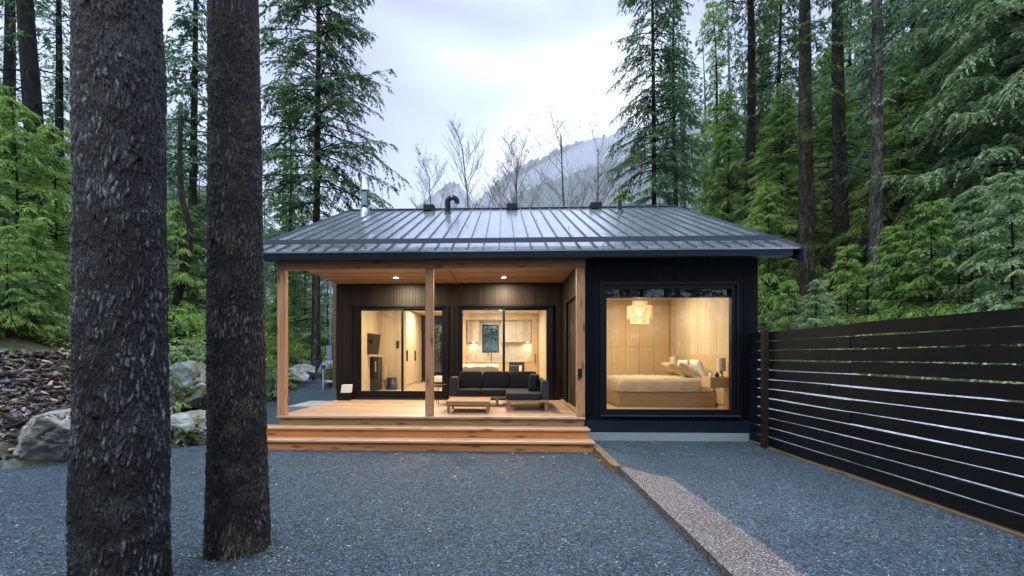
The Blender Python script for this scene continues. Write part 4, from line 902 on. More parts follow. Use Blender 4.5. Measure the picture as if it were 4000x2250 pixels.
# ---------------------------------------------------------------- fence
fe = empty('slat_fence', (4.75, 6, 0), 'tall black horizontal slat fence running from the cabin to the right edge', 'fence')
pitch = .172
for i in range(12):
    z0 = .035 + i * pitch; y = 8.82; k = 0
    cuts = [8.82, 6.3 + (.4 if i % 3 == 0 else 0), 3.6 - (.3 if i % 2 else 0), 1.2, -1.5]
    m = MB()
    for a, b in zip(cuts[:-1], cuts[1:]):
        d = random.uniform(-.006, .006); g1, g2 = random.uniform(-.004, .004), random.uniform(-.004, .004); hgt = (.151 if i < 9 else .160) + random.uniform(-.004, .004)
        n = 12; vs = []
        for s_ in range(n + 1):
            yy = a - .003 + (b - a + .006) * s_ / n; wv = .0035 * math.sin(yy * 2.3 + i * 1.7) + g1 + (g2 - g1) * s_ / n
            for (dx, dz) in ((-.02, 0), (.02, 0), (.02, hgt), (-.02, hgt)): vs.append((4.76 + d + dx + .004 * math.sin(yy * 1.9 + i), yy, z0 + dz + wv))
        fs = [(4 * s_ + k_, 4 * s_ + (k_ + 1) % 4, 4 * s_ + 4 + (k_ + 1) % 4, 4 * s_ + 4 + k_) for s_ in range(n) for k_ in range(4)] + [(3, 2, 1, 0), (4 * n, 4 * n + 1, 4 * n + 2, 4 * n + 3)]
        m.add(vs, fs)
    m.build('board', 'fence_boards', fe)
for y in (8.2, 3.5, 1.2, -1.2): m = MB(); m.box(*((4.635, 4.725) if y > 8 else (4.795, 4.835)), y - (.05 if y > 8 else .025), y + (.05 if y > 8 else .025), -.1, 2.11 if y > 8 else 2.03); m.build('post', 'fence_post' if y > 8 else 'fence_boards', fe)
m = MB(); m.box(4.70, 4.80, -1.5, 8.80, -.1, .018); m.build('base_board', 'curb_timber', fe)

# ---------------------------------------------------------------- boulders
def boulder(px, py, Y, size, mat, label, seed, group=None, rz=0., name='boulder'):
    import bmesh
    bm = bmesh.new(); bmesh.ops.create_icosphere(bm, subdivisions=6, radius=1.); V = np.array([q.co[:] for q in bm.verts]); F = np.array([[q.index for q in f.verts] for f in bm.faces]); bm.free()
    r = np.random.default_rng(seed); D = V.copy(); rad = np.ones(len(V))
    for k in range(15):
        n = r.normal(size=3); n /= np.linalg.norm(n); h = r.uniform(.55, .85); dd = V @ n; rad = np.where(dd > 1e-3, np.minimum(rad, h / np.maximum(dd, 1e-3)), rad)
    V = V * rad[:, None]; V *= (1 + .42 * (fbm(V * 2.1 + seed, 6, seed) - .47) - .16 * np.clip(1 - np.abs(fbm(V * 2.6 + seed, 4, seed + 1) - .46) / .025, 0, 1))[:, None]
    V *= np.array(size) / 2; V = V @ Rz(rz).T
    p = at(px, py, Y); g = float(terr(p[0], Y)); g = max(g, float(gl(p[0], Y))) if p[0] > xb(Y) - .2 else g
    z = p[2] + size[2] * .36
    o = link_mesh(name, np_mesh(name, V, F, True), None, mat, (p[0], Y, z)); tag(o, label, 'boulder', group)
boulder(225, 1800, 7.1, (1.55, 1.1, 1.25), 'rock_grey', 'large cracked grey boulder left of the thickest trunk', 4)
boulder(755, 1752, 8.5, (1.2, .9, .85), 'rock_mossy', 'lower mossy boulder between the two big trunks', 9, rz=.4)
boulder(748, 1610, 9.3, (1.5, 1.0, 1.25), 'rock_mossy', 'upper pale green boulder stacked between the two big trunks', 17)
boulder(1155, 1500, 18.6, (1.25, .9, .62), 'rock_pale', 'pale flat boulder at the edge of the driveway, lower of the pair', 21)
boulder(1185, 1478, 19.8, (1.6, 1.0, .75), 'rock_pale', 'pale rounded boulder behind the lower flat one', 23)
boulder(1300, 1490, 19.0, (1.1, 1.0, 1.15), 'rock_mossy', 'grey boulder beside the cabin corner', 25)
boulder(1283, 1502, 18.2, (.5, .4, .25), 'rock_pale', 'small pale rock at the foot of the blue stake', 29, name='rock')
boulder(2490, 1884, 6.15, (.16, .10, .07), 'rock_pale', 'small white stone lying at the far end of the speckled board', 33, name='stone')
q = at(1262, 1500, 17.9); zg_ = float(gl(q[0], 17.9))
e = empty('marker_stake', (q[0], 17.9, zg_), 'thin white stake with a blue top at the driveway edge', 'stake')
m = MB(); m.tube([(q[0], 17.9, zg_ - .1), (q[0], 17.9, at(1262, 1440, 17.9)[2])], .022, 8); m.build('stake', 'white_paint', e)
m = MB(); zb_ = at(1262, 1440, 17.9)[2]; m.box(q[0] - .08, q[0] + .08, 17.84, 17.96, zb_, zb_ + .15, .02); m.build('blue_cap', 'blue_paint', e)
q = at(1292, 1400, 18.0); q2 = at(1308, 1400, 18.0)
e = empty('utility_pole', (q2[0], 18.0, 0), 'pale wooden utility pole with a grey meter box at the cabin corner', 'pole')
m = MB(); m.tube([(q2[0], 18.0, 0.), (q2[0], 18.0, 6.0)], [.085, .075], 12); m.build('pole', 'curb_timber', e)
m = MB(); m.box(q[0] - .13, q[0] + .09, 17.88, 18.0, at(1290, 1408, 18)[2], at(1290, 1348, 18)[2], .01); m.build('meter_box', 'grey_box', e)
m = MB(); m.tube([(q[0], 17.97, 1.9), (q[0], 17.97, 5.2)], .03, 8); m.build('conduit', 'grey_box', e)

# wood chips on the left bank
n = 40000; x = rng.uniform(-12.5, -5.9, n); y = rng.uniform(2.5, 11.5, n); d = xb(y) - x; k = (d > .02) & (d < 2.6); x, y = x[k], y[k]; n = len(x); z = terr(x, y) + rng.uniform(0, .05, n)
s = rng.uniform(.015, .05, n) * rng.choice([1, 1, 1, 2.2], n); B = np.array([(-1, -.32, -.2), (1, -.28, -.2), (.9, .32, -.2), (-.9, .28, -.2), (-.9, -.25, .25), (.8, -.2, .25), (.85, .25, .25), (-1, .22, .25)])[None] * s[:, None, None]
A1, A2, A3 = rng.uniform(0, 6.28, n), rng.normal(0, .5, n), rng.normal(0, .4, n)
def rot_b(P, a, i, j):
    c, s_ = np.cos(a)[:, None], np.sin(a)[:, None]; Q = P.copy(); Q[..., i] = P[..., i] * c - P[..., j] * s_; Q[..., j] = P[..., i] * s_ + P[..., j] * c; return Q
B = rot_b(rot_b(rot_b(B, A2, 0, 2), A3, 1, 2), A1, 0, 1) + np.stack([x, y, z], -1)[:, None]
FB = np.array([(3, 2, 1, 0), (4, 5, 6, 7), (0, 1, 5, 4), (1, 2, 6, 5), (2, 3, 7, 6), (3, 0, 4, 7)])
o = link_mesh('wood_chips', np_mesh('wood_chips', B.reshape(-1, 3), (FB[None] + 8 * np.arange(n)[:, None, None]).reshape(-1, 4)), None, 'mulch'); tag(o, 'brown wood chips and bark heaped over the left bank', 'wood chips', kind='stuff')

# ---------------------------------------------------------------- foreground trunks
def big_trunk(prof, na, dz, ztop, amp, cell, seed):
    """prof: rows (z, x, y, r). Bark plates by cellular displacement."""
    P = np.array(prof); z = np.concatenate([np.arange(-.25, ztop, dz), np.linspace(ztop, P[-1, 0], 30)]); a = np.linspace(0, 2 * np.pi, na, endpoint=False)
    A, Zz = np.meshgrid(a, z); cx, cy, r = [np.interp(Zz, P[:, 0], P[:, i]) for i in (1, 2, 3)]
    flute = 1 + .035 * np.sin(3 * A + seed) + .02 * np.sin(7 * A + Zz * .8 + seed * 2) + .06 * (fbm(np.stack([np.cos(A) * 1.2, np.sin(A) * 1.2, Zz * .9], -1) + seed, 3, seed) - .45)
    q = np.stack([np.cos(A) * r / cell, np.sin(A) * r / cell, Zz / cell * .27], -1)
    wob = fbm(q * .6, 3, seed + 5); q = q + (wob[..., None] - .45) * 1.6
    d1, d2, idn = worley(q, seed); e = np.clip((d2 - d1) * 2.2, 0, 1)
    d1b, d2b, idb = worley(q * (2.6, 2.6, 4.5) + 7, seed + 11); e2 = np.clip((d2b - d1b) * 2., 0, 1)
    disp = amp * (.75 * e + .30 * e2 + .40 * (idn - .5) * e + .9 * (fbm(q * (3, 3, 5), 4, seed + 2) - .45) + .5 * (fbm(q * .45, 2, seed + 21) - .45)) - amp * .6
    rr = r * flute + disp; V = np.stack([cx + rr * np.cos(A), cy + rr * np.sin(A), Zz], -1)
    n, m = A.shape; idx = np.arange(n * m).reshape(n, m); nxt = np.roll(idx, -1, 1)
    F = np.stack([idx[:-1], nxt[:-1], nxt[1:], idx[1:]], -1).reshape(-1, 4)
    pl = np.clip(e * .7 + .3 * e2, 0, 1) * (.65 + .35 * idn) * (.55 + .45 * idb)
    return V.reshape(-1, 3), F, pl.reshape(-1)
def edge_prof(Y, rows, top, k):
    out = []
    for py, xl, xr in rows:
        pl, pr = at(xl, py, Y), at(xr, py, Y); out.append((pl[2], (pl[0] + pr[0]) / 2, Y, (pr[0] - pl[0]) / 2 / k))
    out.sort(); z, x, y, r = out[-1]; out.append((top, x + (top - z) * .004, Y, .07)); out.insert(0, (-.3, out[0][1], Y, out[0][3] * 1.08)); return out
pA = edge_prof(3.05, [(2330, 284, 700), (2250, 292, 684), (1900, 288, 678), (1600, 303, 674), (1100, 300, 664), (700, 299, 655), (300, 294, 654), (0, 297, 640)], 17, 1.29)
pB = edge_prof(3.90, [(2160, 800, 1058), (1950, 808, 1052), (1700, 815, 1040), (1300, 815, 1034), (900, 818, 1024), (400, 819, 1018), (0, 818, 1010)], 16, 1.14)

# ---------------------------------------------------------------- conifers
def conifer(seed, H, zb, Lmax, nb, cw, cl, shape='cone', rise=.15, droop=.35, dens=1., dead=0, r0=.2, tw=.9, sub=16, lean=0.):
    """returns (trunk V,F) and (needles V,F) as arrays; tapered trunk, curved limbs, flat sprays of leaf-sized blades"""
    g = np.random.default_rng(seed)
    tz = np.linspace(-1.0, H, 26); wob = .012 * H * np.sin(tz / H * 5 + seed) * (tz / H).clip(0, 1)
    tx = wob + lean * tz.clip(0, None); ty = .5 * wob; tr = np.maximum(.012, r0 * (1 - (tz.clip(0, None) / H)) ** .85 * (1 + .35 * np.exp(-tz.clip(0, None) * 1.6)))
    n = 10; a = np.linspace(0, 2 * np.pi, n, endpoint=False)
    V1 = np.stack([tx[:, None] + tr[:, None] * np.cos(a) * (1 + .1 * np.sin(a * 3 + seed)), ty[:, None] + tr[:, None] * np.sin(a), tz[:, None] + 0 * a], -1)
    idx = np.arange(26 * n).reshape(26, n); F1 = np.stack([idx[:-1], np.roll(idx, -1, 1)[:-1], np.roll(idx, -1, 1)[1:], idx[1:]], -1).reshape(-1, 4)
    # limbs
    t = np.sort(g.random(nb)) ** .85; z0 = zb + (H - zb) * t * .985; phi = np.arange(nb) * 2.399 + g.normal(0, .5, nb)
    if shape == 'cone': prof = (1 - t) ** .75 * (.55 + .45 * np.minimum(1, t * 5 + .3))
    elif shape == 'column': prof = (1 - t) ** .45 * (.6 + .4 * np.sin(t * 9 + seed))
    else: prof = (1 - t ** 2) ** .8
    l = Lmax * prof * g.uniform(.55, 1.15, nb) + .25
    if dead: # bare lower snags
        dz_ = g.uniform(zb * .25, zb, dead); z0 = np.concatenate([z0, dz_]); phi = np.concatenate([phi, g.uniform(0, 6.28, dead)]); l = np.concatenate([l, g.uniform(.5, Lmax * .8, dead)])
    N = len(z0); rs = rise * g.uniform(.3, 1.6, N); dp = droop * g.uniform(.5, 1.5, N); rs[t.size:] = g.uniform(-.2, .2, dead)
    bend = g.normal(0, .12, N)
    x0, y0 = np.interp(z0, tz, tx), np.interp(z0, tz, ty)
    def pos(i, s):
        ph = phi[i] + bend[i] * s
        return np.stack([x0[i] + np.cos(ph) * l[i] * s, y0[i] + np.sin(ph) * l[i] * s, z0[i] + l[i] * (rs[i] * s - dp[i] * s * s + .12 * s ** 4)], -1)
    S = np.linspace(0, 1, 6); ii = np.repeat(np.arange(N), 6).reshape(N, 6); Pm = pos(ii, S[None] + 0 * ii)
    lr = (np.clip(.012 * l + .006, .008, .05)[:, None] * (1 - .85 * S)[None])[..., None]
    offs = np.array([(1, 0, .3), (-.6, .7, .3), (-.5, -.7, .3), (0, 0, -1)]); Lb = Pm[:, :, None, :] + offs[None, None] * lr[..., None]
    idl = np.arange(N * 24).reshape(N, 6, 4); nx_ = np.roll(idl, -1, 2); F2 = np.stack([idl[:, :-1], nx_[:, :-1], nx_[:, 1:], idl[:, 1:]], -1).reshape(-1, 4)
    VT = np.vstack([V1.reshape(-1, 3), Lb.reshape(-1, 3)]); FT = np.vstack([F1, F2 + len(V1.reshape(-1, 3))])
    # sprays: branchlets on each living limb
    Nb = t.size; ns = np.maximum(3, (sub * dens * np.sqrt(l[:Nb] / Lmax)).astype(int)); bi = np.repeat(np.arange(Nb), ns); m = len(bi)
    s = g.uniform(.12, 1, m) ** .8; side = np.where(g.random(m) < .5, 1, -1.); base = pos(bi, s)
    bl = (l[bi] * .40 * (1.05 - s) ** .7 + .10) * g.uniform(.5, 1.2, m); ang = phi[bi] + bend[bi] * s + side * g.uniform(.5, 1.15, m)
    tip = s > .93; ang = np.where(tip, phi[bi], ang)
    slope = -dp[bi] * s * 1.2 + rs[bi] * .5 - tw * .25 * g.random(m)
    dirv = np.stack([np.cos(ang), np.sin(ang), slope], -1); dirv /= np.linalg.norm(dirv, axis=1)[:, None]
    nc = np.maximum(4, (bl / cl * 3.4 * dens).astype(int)); ci = np.repeat(np.arange(m), nc); K = len(ci)
    u = g.random(K); c0 = base[ci] + dirv[ci] * (bl[ci] * u)[:, None]; c0[:, 2] -= bl[ci] * u * u * .35 * tw
    sd_ = np.where(g.random(K) < .5, 1, -1.); ang2 = ang[ci] + sd_ * g.uniform(.15, .95, K); sl2 = slope[ci] + g.normal(-.1, .28, K) - .35 * tw * u
    d2 = np.stack([np.cos(ang2), np.sin(ang2), sl2], -1); d2 /= np.linalg.norm(d2, axis=1)[:, None]
    ln = cl * g.uniform(.6, 1.5, K) * (1.15 - .5 * u); w = cw * g.uniform(.6, 1.4, K)
    up = np.stack([g.normal(0, .45, K), g.normal(0, .45, K), np.ones(K)], -1); sdv = np.cross(d2, up); sdv /= np.linalg.norm(sdv, axis=1)[:, None] + 1e-6
    q = np.stack([c0, c0 + d2 * (ln * .45)[:, None] + sdv * w[:, None] * .5, c0 + d2 * ln[:, None], c0 + d2 * (ln * .45)[:, None] - sdv * w[:, None] * .5], 1)
    return (VT, FT), (q.reshape(-1, 3), np.arange(K * 4).reshape(K, 4))

PROTO = {}
def proto(key, **k):
    (VT, FT), (VN, FN) = conifer(**k)
    PROTO[key] = (np_mesh(key + '_trunk', VT, FT, True), np_mesh(key + '_crown', VN, FN)); return VT, FT, VN, FN
MESHV = {}
def mesh_var(key, tm, cm):
    k = (key, tm, cm)
    if k not in MESHV:
        a, b = PROTO[key]; a = a.copy(); b = b.copy(); a.materials.append(MATS[tm]); b.materials.append(MATS[cm]); MESHV[k] = (a, b)
    return MESHV[k]
def tree(key, x, y, label, tm='bark_far', cm='needles_fir', s=1., rz=0., name='fir_tree', cat='tree', group='conifers around the cabin', tilt=(0, 0), z=None, sz=None):
    e = empty(name, (x, y, float(terr(x, y)) if z is None else z), label, cat, group, rz); e.scale = (s, s, sz or s); e.rotation_euler.x, e.rotation_euler.y = tilt
    a, b = mesh_var(key, tm, cm)
    for nm, me in (('trunk', a), ('crown', b)):
        o = bpy.data.objects.new(nm, me); C.objects.link(o); o.parent = e
    return e
proto('fir', seed=1, H=27, zb=3.5, Lmax=3.9, nb=270, cw=.050, cl=.16, rise=.10, droop=.38, r0=.21, sub=24, dens=1.3)
proto('fir_tall', seed=2, H=28, zb=8.6, Lmax=4.9, nb=230, cw=.052, cl=.17, rise=.12, droop=.42, r0=.24, sub=26, dens=1.3, dead=16)
proto('fir_b', seed=5, H=23, zb=3.0, Lmax=2.9, nb=230, cw=.050, cl=.16, shape='column', rise=.12, droop=.5, r0=.20, sub=20, dens=1.2)
proto('tall', seed=3, H=26, zb=7.5, Lmax=3.2, nb=150, cw=.052, cl=.17, shape='column', rise=.2, droop=.55, dead=80, r0=.27, sub=15, dens=1.0)
proto('hemlock', seed=8, H=18, zb=.8, Lmax=4.0, nb=320, cw=.030, cl=.105, rise=.18, droop=.52, r0=.17, sub=28, dens=1.6, tw=1.3)
proto('young', seed=12, H=6.5, zb=.15, Lmax=2.1, nb=120, cw=.020, cl=.085, rise=.25, droop=.5, r0=.06, sub=22, dens=1.5, tw=1.2)
proto('shrub', seed=15, H=2.4, zb=.05, Lmax=1.5, nb=70, cw=.026, cl=.075, shape='round', rise=.6, droop=.6, r0=.03, sub=18, dens=1.2)
proto('canopy', seed=18, H=17, zb=8.5, Lmax=3.2, nb=60, cw=.06, cl=.22, rise=.1, droop=.5, r0=.2, sub=12)

# foreground trees: carved trunk plus crown high above the picture
for nm, pr, na, cell, amp, mt, Y, lb, seed in (('spruce_tree', pA, 400, .028, .0165, 'bark_grey', 3.05, 'thickest foreground trunk with dark scaly grey bark at far left', 3),
                                        ('spruce_tree', pB, 330, .025, .0150, 'bark_brown', 3.90, 'second foreground trunk, slimmer and browner, standing left of the steps', 8)):
    V, F, PLt = big_trunk(pr, na, .0085, 4.6, amp, cell, seed); x0 = pr[0][1]
    e = empty(nm, (x0, Y, -.06), lb, 'tree'); k = V[F[:, 0], 2] < 17.5
    o = link_mesh('trunk', np_mesh('trunk', V - np.array((x0, Y, -.06)), F, True), e, mt); at_ = o.data.attributes.new('plate', 'FLOAT', 'POINT'); at_.data.foreach_set('value', PLt.astype(np.float32))
    o = bpy.data.objects.new('crown', mesh_var('canopy', 'bark_dark', 'needles_fir')[1]); C.objects.link(o); o.parent = e
    e['seed'] = seed
    # bark flakes, knots, lichen: stubs of old branches
    rr = random.Random(seed)
    for i in range(7 if nm else 0):
        z = rr.uniform(.4, 4.0); a = rr.uniform(3.4, 6.0); P = np.array(pr); r = float(np.interp(z, P[:, 0], P[:, 3])); c = float(np.interp(z, P[:, 0], P[:, 1])); dx, dy = math.cos(a), math.sin(a)
        ln = rr.uniform(.015, .05); m = MB(); m.tube([(c + dx * r * .9, Y + dy * r * .9, z), (c + dx * (r + ln), Y + dy * (r + ln), z + rr.uniform(-.02, .02))], [rr.uniform(.015, .03), .006], 8); m.build('branch_stub', 'bark_dark', e)

def P(px, Y): return at(px, 1390, Y)[0]
# left of the cabin
tree('tall', P(185, 12.5), 12.5, 'thick dark leaning trunk behind the left green slope', 'bark_dark', 'needles_fir', 1.0, .4, tilt=(0, R(-2.2)), sz=.95)
tree('tall', P(228, 14.5), 14.5, 'slim dark trunk just right of the thick leaning one', 'bark_dark', 'needles_blue', .62, 2.2)
tree('fir_b', P(752, 15.5), 15.5, 'slim straight conifer seen between the two big foreground trunks', 'bark_mossy', 'needles_blue', .85, 1.1)
tree('fir_tall', P(1235, 22.5), 22.5, 'tall full conifer rising left of the silver chimney', 'bark_mossy', 'needles_fir', 1.0, 2.0, z=.5)
tree('fir_b', P(1130, 30), 30, 'dark conifer half hidden behind the second foreground trunk', 'bark_dark', 'needles_fir', .8, .7)
tree('tall', P(20, 16), 16, 'dark conifer cut by the left edge of the picture', 'bark_dark', 'needles_blue', .9, 3.3)
for i, (px, Y, s, cm, lb) in enumerate([(60, 9.6, .80, 'needles_spring', 'bright green young hemlock at the far left above the wood chips'), (215, 10.8, .85, 'needles_spring', 'bright green young hemlock beside the left side of the thickest trunk'), (-60, 11.5, .95, 'needles_spring', 'bright young hemlock cut by the left picture edge'),
        (150, 13.0, .9, 'needles_pale', 'pale young hemlock at the foot of the leaning trunk'), (330, 12.0, .8, 'needles_spring', 'young hemlock hidden mostly by the thickest trunk'),
        (700, 12.8, .75, 'needles_spring', 'young green conifer above the stacked boulders'), (810, 13.6, .8, 'needles_fir', 'young conifer left of the second foreground trunk'), (770, 17, 1.0, 'needles_pale', 'pale young conifer farther up between the foreground trunks'),
        (1095, 21.5, .62, 'needles_spring', 'young bright conifer between the second trunk and the left post'), (1075, 26, 1.1, 'needles_blue', 'young blue green conifer behind the left porch post'), (1190, 27, 1.05, 'needles_spring', 'young green conifer seen through the open porch end'), (1280, 26, 1.0, 'needles_pale', 'pale young conifer at the cabin corner'), (1150, 33, 1.3, 'needles_fir', 'dark young conifer deep in the gap beside the porch'), (30, 8.2, .34, 'needles_spring', 'small bright conifer low on the bank at the left picture edge'), (130, 8.9, .40, 'needles_spring', 'small bright conifer above the large cracked boulder'), (-30, 9.2, .5, 'needles_pale', 'small pale conifer half cut by the left picture edge')]):
    tree('young', P(px, Y), Y, lb, 'bark_dark', cm, s * 1.0, i * 1.3, 'young_conifer', 'tree', 'young conifers')
for i, (px, Y, cm) in enumerate([(1690, 24, 'needles_pale'), (1860, 26, 'needles_blue'), (1920, 25, 'needles_pale'), (1980, 27, 'needles_blue'), (1740, 27, 'needles_blue')]):
    tree('young', P(px, Y), Y, 'young conifer behind the cabin, seen only through its rear glass, ' + ['far left', 'left of the kitchen pane', 'in the kitchen pane', 'right of the kitchen pane', 'in the left rear pane'][i], 'bark_dark', cm, 1.15, i, 'young_conifer', 'tree', 'young conifers behind the cabin')
# right of the cabin
for px, Y, key, tm, cm, s, rz, lb in [
    (2553, 25, 'fir', 'bark_dark', 'needles_fir', (.74, 1.05), .3, 'tall dark conifer nearest the sky gap, over the right roof end'),
    (2640, 27.5, 'fir_b', 'bark_dark', 'needles_fir', (.85, 1.0), 1.9, 'slim conifer second from the sky gap'),
    (2440, 33, 'young', 'bark_dark', 'needles_spring', 1.25, .5, 'low bright conifer left of the pipe vent above the ridge'),
    (2925, 20.5, 'tall', 'bark_dark', 'needles_fir', .95, 2.7, 'dark straight trunk above the right roof slope'),
    (3150, 15.6, 'tall', 'bark_mossy', 'needles_fir', .98, 4.0, 'mossy thick trunk just right of the roof corner'),
    (3290, 17.2, 'tall', 'bark_far', 'needles_blue', 1.0, 5.1, 'brown thick trunk second right of the roof corner'),
    (3418, 14.2, 'tall', 'bark_pale', 'needles_blue', .78, .9, 'pale rough trunk third right of the roof corner'),
    (3040, 29, 'fir', 'bark_dark', 'needles_fir', .9, 3.0, 'dark conifer behind the mossy trunk'),
    (2790, 31, 'fir_b', 'bark_dark', 'needles_spring', .85, 5.5, 'green conifer behind the right roof slope'),
    (3560, 22, 'hemlock', 'bark_dark', 'needles_blue', 1.15, .8, 'dense blue green hemlock right of the pale trunk'),
    (3740, 16.5, 'hemlock', 'bark_dark', 'needles_pale', 1.0, 2.5, 'dense hemlock with drooping boughs above the fence'),
    (4060, 13.0, 'hemlock', 'bark_dark', 'needles_pale', .95, 4.2, 'pale hemlock with drooping boughs at the right picture edge'),
    (3920, 24, 'hemlock', 'bark_dark', 'needles_fir', 1.3, 1.2, 'tall dark hemlock at upper right behind the pale one'),
    (3330, 30, 'hemlock', 'bark_dark', 'needles_spring', 1.1, 5.8, 'bright hemlock seen between the brown and the pale trunks'),
    (2840, 23, 'hemlock', 'bark_dark', 'needles_spring', (.62, .60), 1.5, 'low bright hemlock over the right end of the roof'),
    (3060, 19, 'hemlock', 'bark_dark', 'needles_spring', (.60, .52), 4.4, 'bright hemlock with boughs reaching left of the mossy trunk'),
    (3250, 21, 'hemlock', 'bark_dark', 'needles_spring', (.6, .62), 3.4, 'bright low hemlock between the mossy and the brown trunks'),
    (3520, 16, 'hemlock', 'bark_dark', 'needles_spring', (.6, .5), 2.9, 'bright low hemlock right beside the pale trunk'),
    (2990, 34, 'fir_b', 'bark_dark', 'needles_pale', .9, 2.2, 'pale conifer far behind, left of the mossy trunk')]:
    s, sz_ = s if isinstance(s, tuple) else (s, s)
    tree(key, P(px, Y), Y, lb, tm, cm, s, rz, sz=sz_, name= 'young_conifer' if key == 'young' else ('hemlock_tree' if key == 'hemlock' else 'fir_tree'))
for i, (px, Y, s, cm, lb) in enumerate([(3080, 13.2, .42, 'needles_spring', 'bright sapling just behind the fence post by the cabin'), (3190, 12.4, .40, 'needles_pale', 'pale sapling behind the fence at the mossy trunk'), (3310, 13.8, .5, 'needles_spring', 'bright green sapling behind the fence between two trunks'), (3500, 12.6, .55, 'needles_spring', 'green sapling behind the fence right of the pale trunk'),
        (3640, 12.0, .62, 'needles_spring', 'tall bright sapling behind the middle of the fence'), (3800, 11.6, .66, 'needles_pale', 'pale grey green sapling third from the right picture edge'), (3950, 10.6, .7, 'needles_pale', 'pale sapling behind the fence at the right picture edge'), (3000, 17, .8, 'needles_spring', 'bright young conifer right of the cabin wall'), (3230, 20, .9, 'needles_pale', 'pale young conifer between the mossy and brown trunks'), (3480, 18, .9, 'needles_spring', 'bright young conifer behind the pale trunk'), (3060, 22, 1.0, 'needles_pale', 'pale young conifer under the roof corner')]):
    tree('young', P(px, Y), Y, lb, 'bark_dark', cm, s, i * 1.7 + .4, 'young_conifer', 'tree', 'young conifers')
for px, Y, s, cm, lb in [(735, 9.6, .62, 'needles_pale', 'pale shrub drooping over the stacked boulders'), (800, 9.9, .55, 'needles_spring', 'small green shrub just left of the second trunk'), (690, 10.4, .7, 'needles_spring', 'green shrub just right of the thickest trunk'),
        (1090, 17.5, .55, 'needles_spring', 'bright low shrub at the driveway edge left of the porch post'), (1065, 15.2, .45, 'needles_pale', 'pale low shrub at the driveway edge beside the second trunk'), (60, 8.6, .5, 'needles_pale', 'small pale shrub above the wood chips')]:
    tree('shrub', P(px, Y), Y, lb, 'bark_dark', cm, s, px * .1, 'shrub', 'shrub', 'low shrubs')
# snag and slim trunks
def slim(pts, r0, r1, mat, label, name='slim_tree', n=10):
    p0 = pts[0]; e = empty(name, p0, label, 'tree'); m = MB(); m.tube(pts, list(np.linspace(r0, r1, len(pts))), n); g = random.Random(int(p0[1] * 100))
    for i in range(14):
        k = g.random() * .85 + .12; f = k * (len(pts) - 1); j = int(f); a = np.array(pts[j]) * (1 - f + j) + np.array(pts[min(j + 1, len(pts) - 1)]) * (f - j)
        an = g.uniform(0, 6.28); ln = g.uniform(.3, 1.1); m.tube([a, a + np.array((math.cos(an) * ln * .6, math.sin(an) * ln * .6, g.uniform(-.1, .3) * ln)), a + np.array((math.cos(an) * ln, math.sin(an) * ln, g.uniform(-.2, .5) * ln))], [.014, .009, .003], 4, False)
    m.build('trunk', mat, e)
Yq = 12.6; q = [at(a, b, Yq) for a, b in ((668, 1330), (690, 1180), (735, 1000), (742, 880), (706, 760), (702, 600), (706, 400))]; slim(q, .13, .05, 'bark_far', 'crooked mossy trunk leaning between the two foreground trunks')
Yq = 20.2; q = [at(a, b, Yq) for a, b in ((1226, 1485), (1230, 1350), (1234, 1200), (1236, 1060), (1238, 900))]; slim(q, .095, .06, 'bark_pale', 'slender pale trunk seen through the open porch end')
Yq = 14.4; q = [at(a, b, Yq) for a, b in ((3246, 1300), (3246, 1180), (3250, 1050), (3256, 950))]; slim(q, .07, .04, 'bark_dark', 'short dark snag between mossy and brown trunks')
Yq = 12.4; q = [at(a, b, Yq) for a, b in ((3628, 1300), (3630, 1200), (3634, 1100), (3640, 960))]; slim(q, .04, .02, 'bark_dark', 'thin dark stem behind the middle of the fence')
Yq = 12.0; q = [at(a, b, Yq) for a, b in ((3742, 1290), (3744, 1150), (3750, 1000))]; slim(q, .03, .018, 'bark_dark', 'thinnest dark stem right of the other stem behind the fence')
Yq = 13.0; q = [at(a, b, Yq) for a, b in ((3390, 1300), (3388, 1200), (3390, 1080))]; slim(q, .05, .03, 'bark_dark', 'dark stem just left of the pale rough trunk')

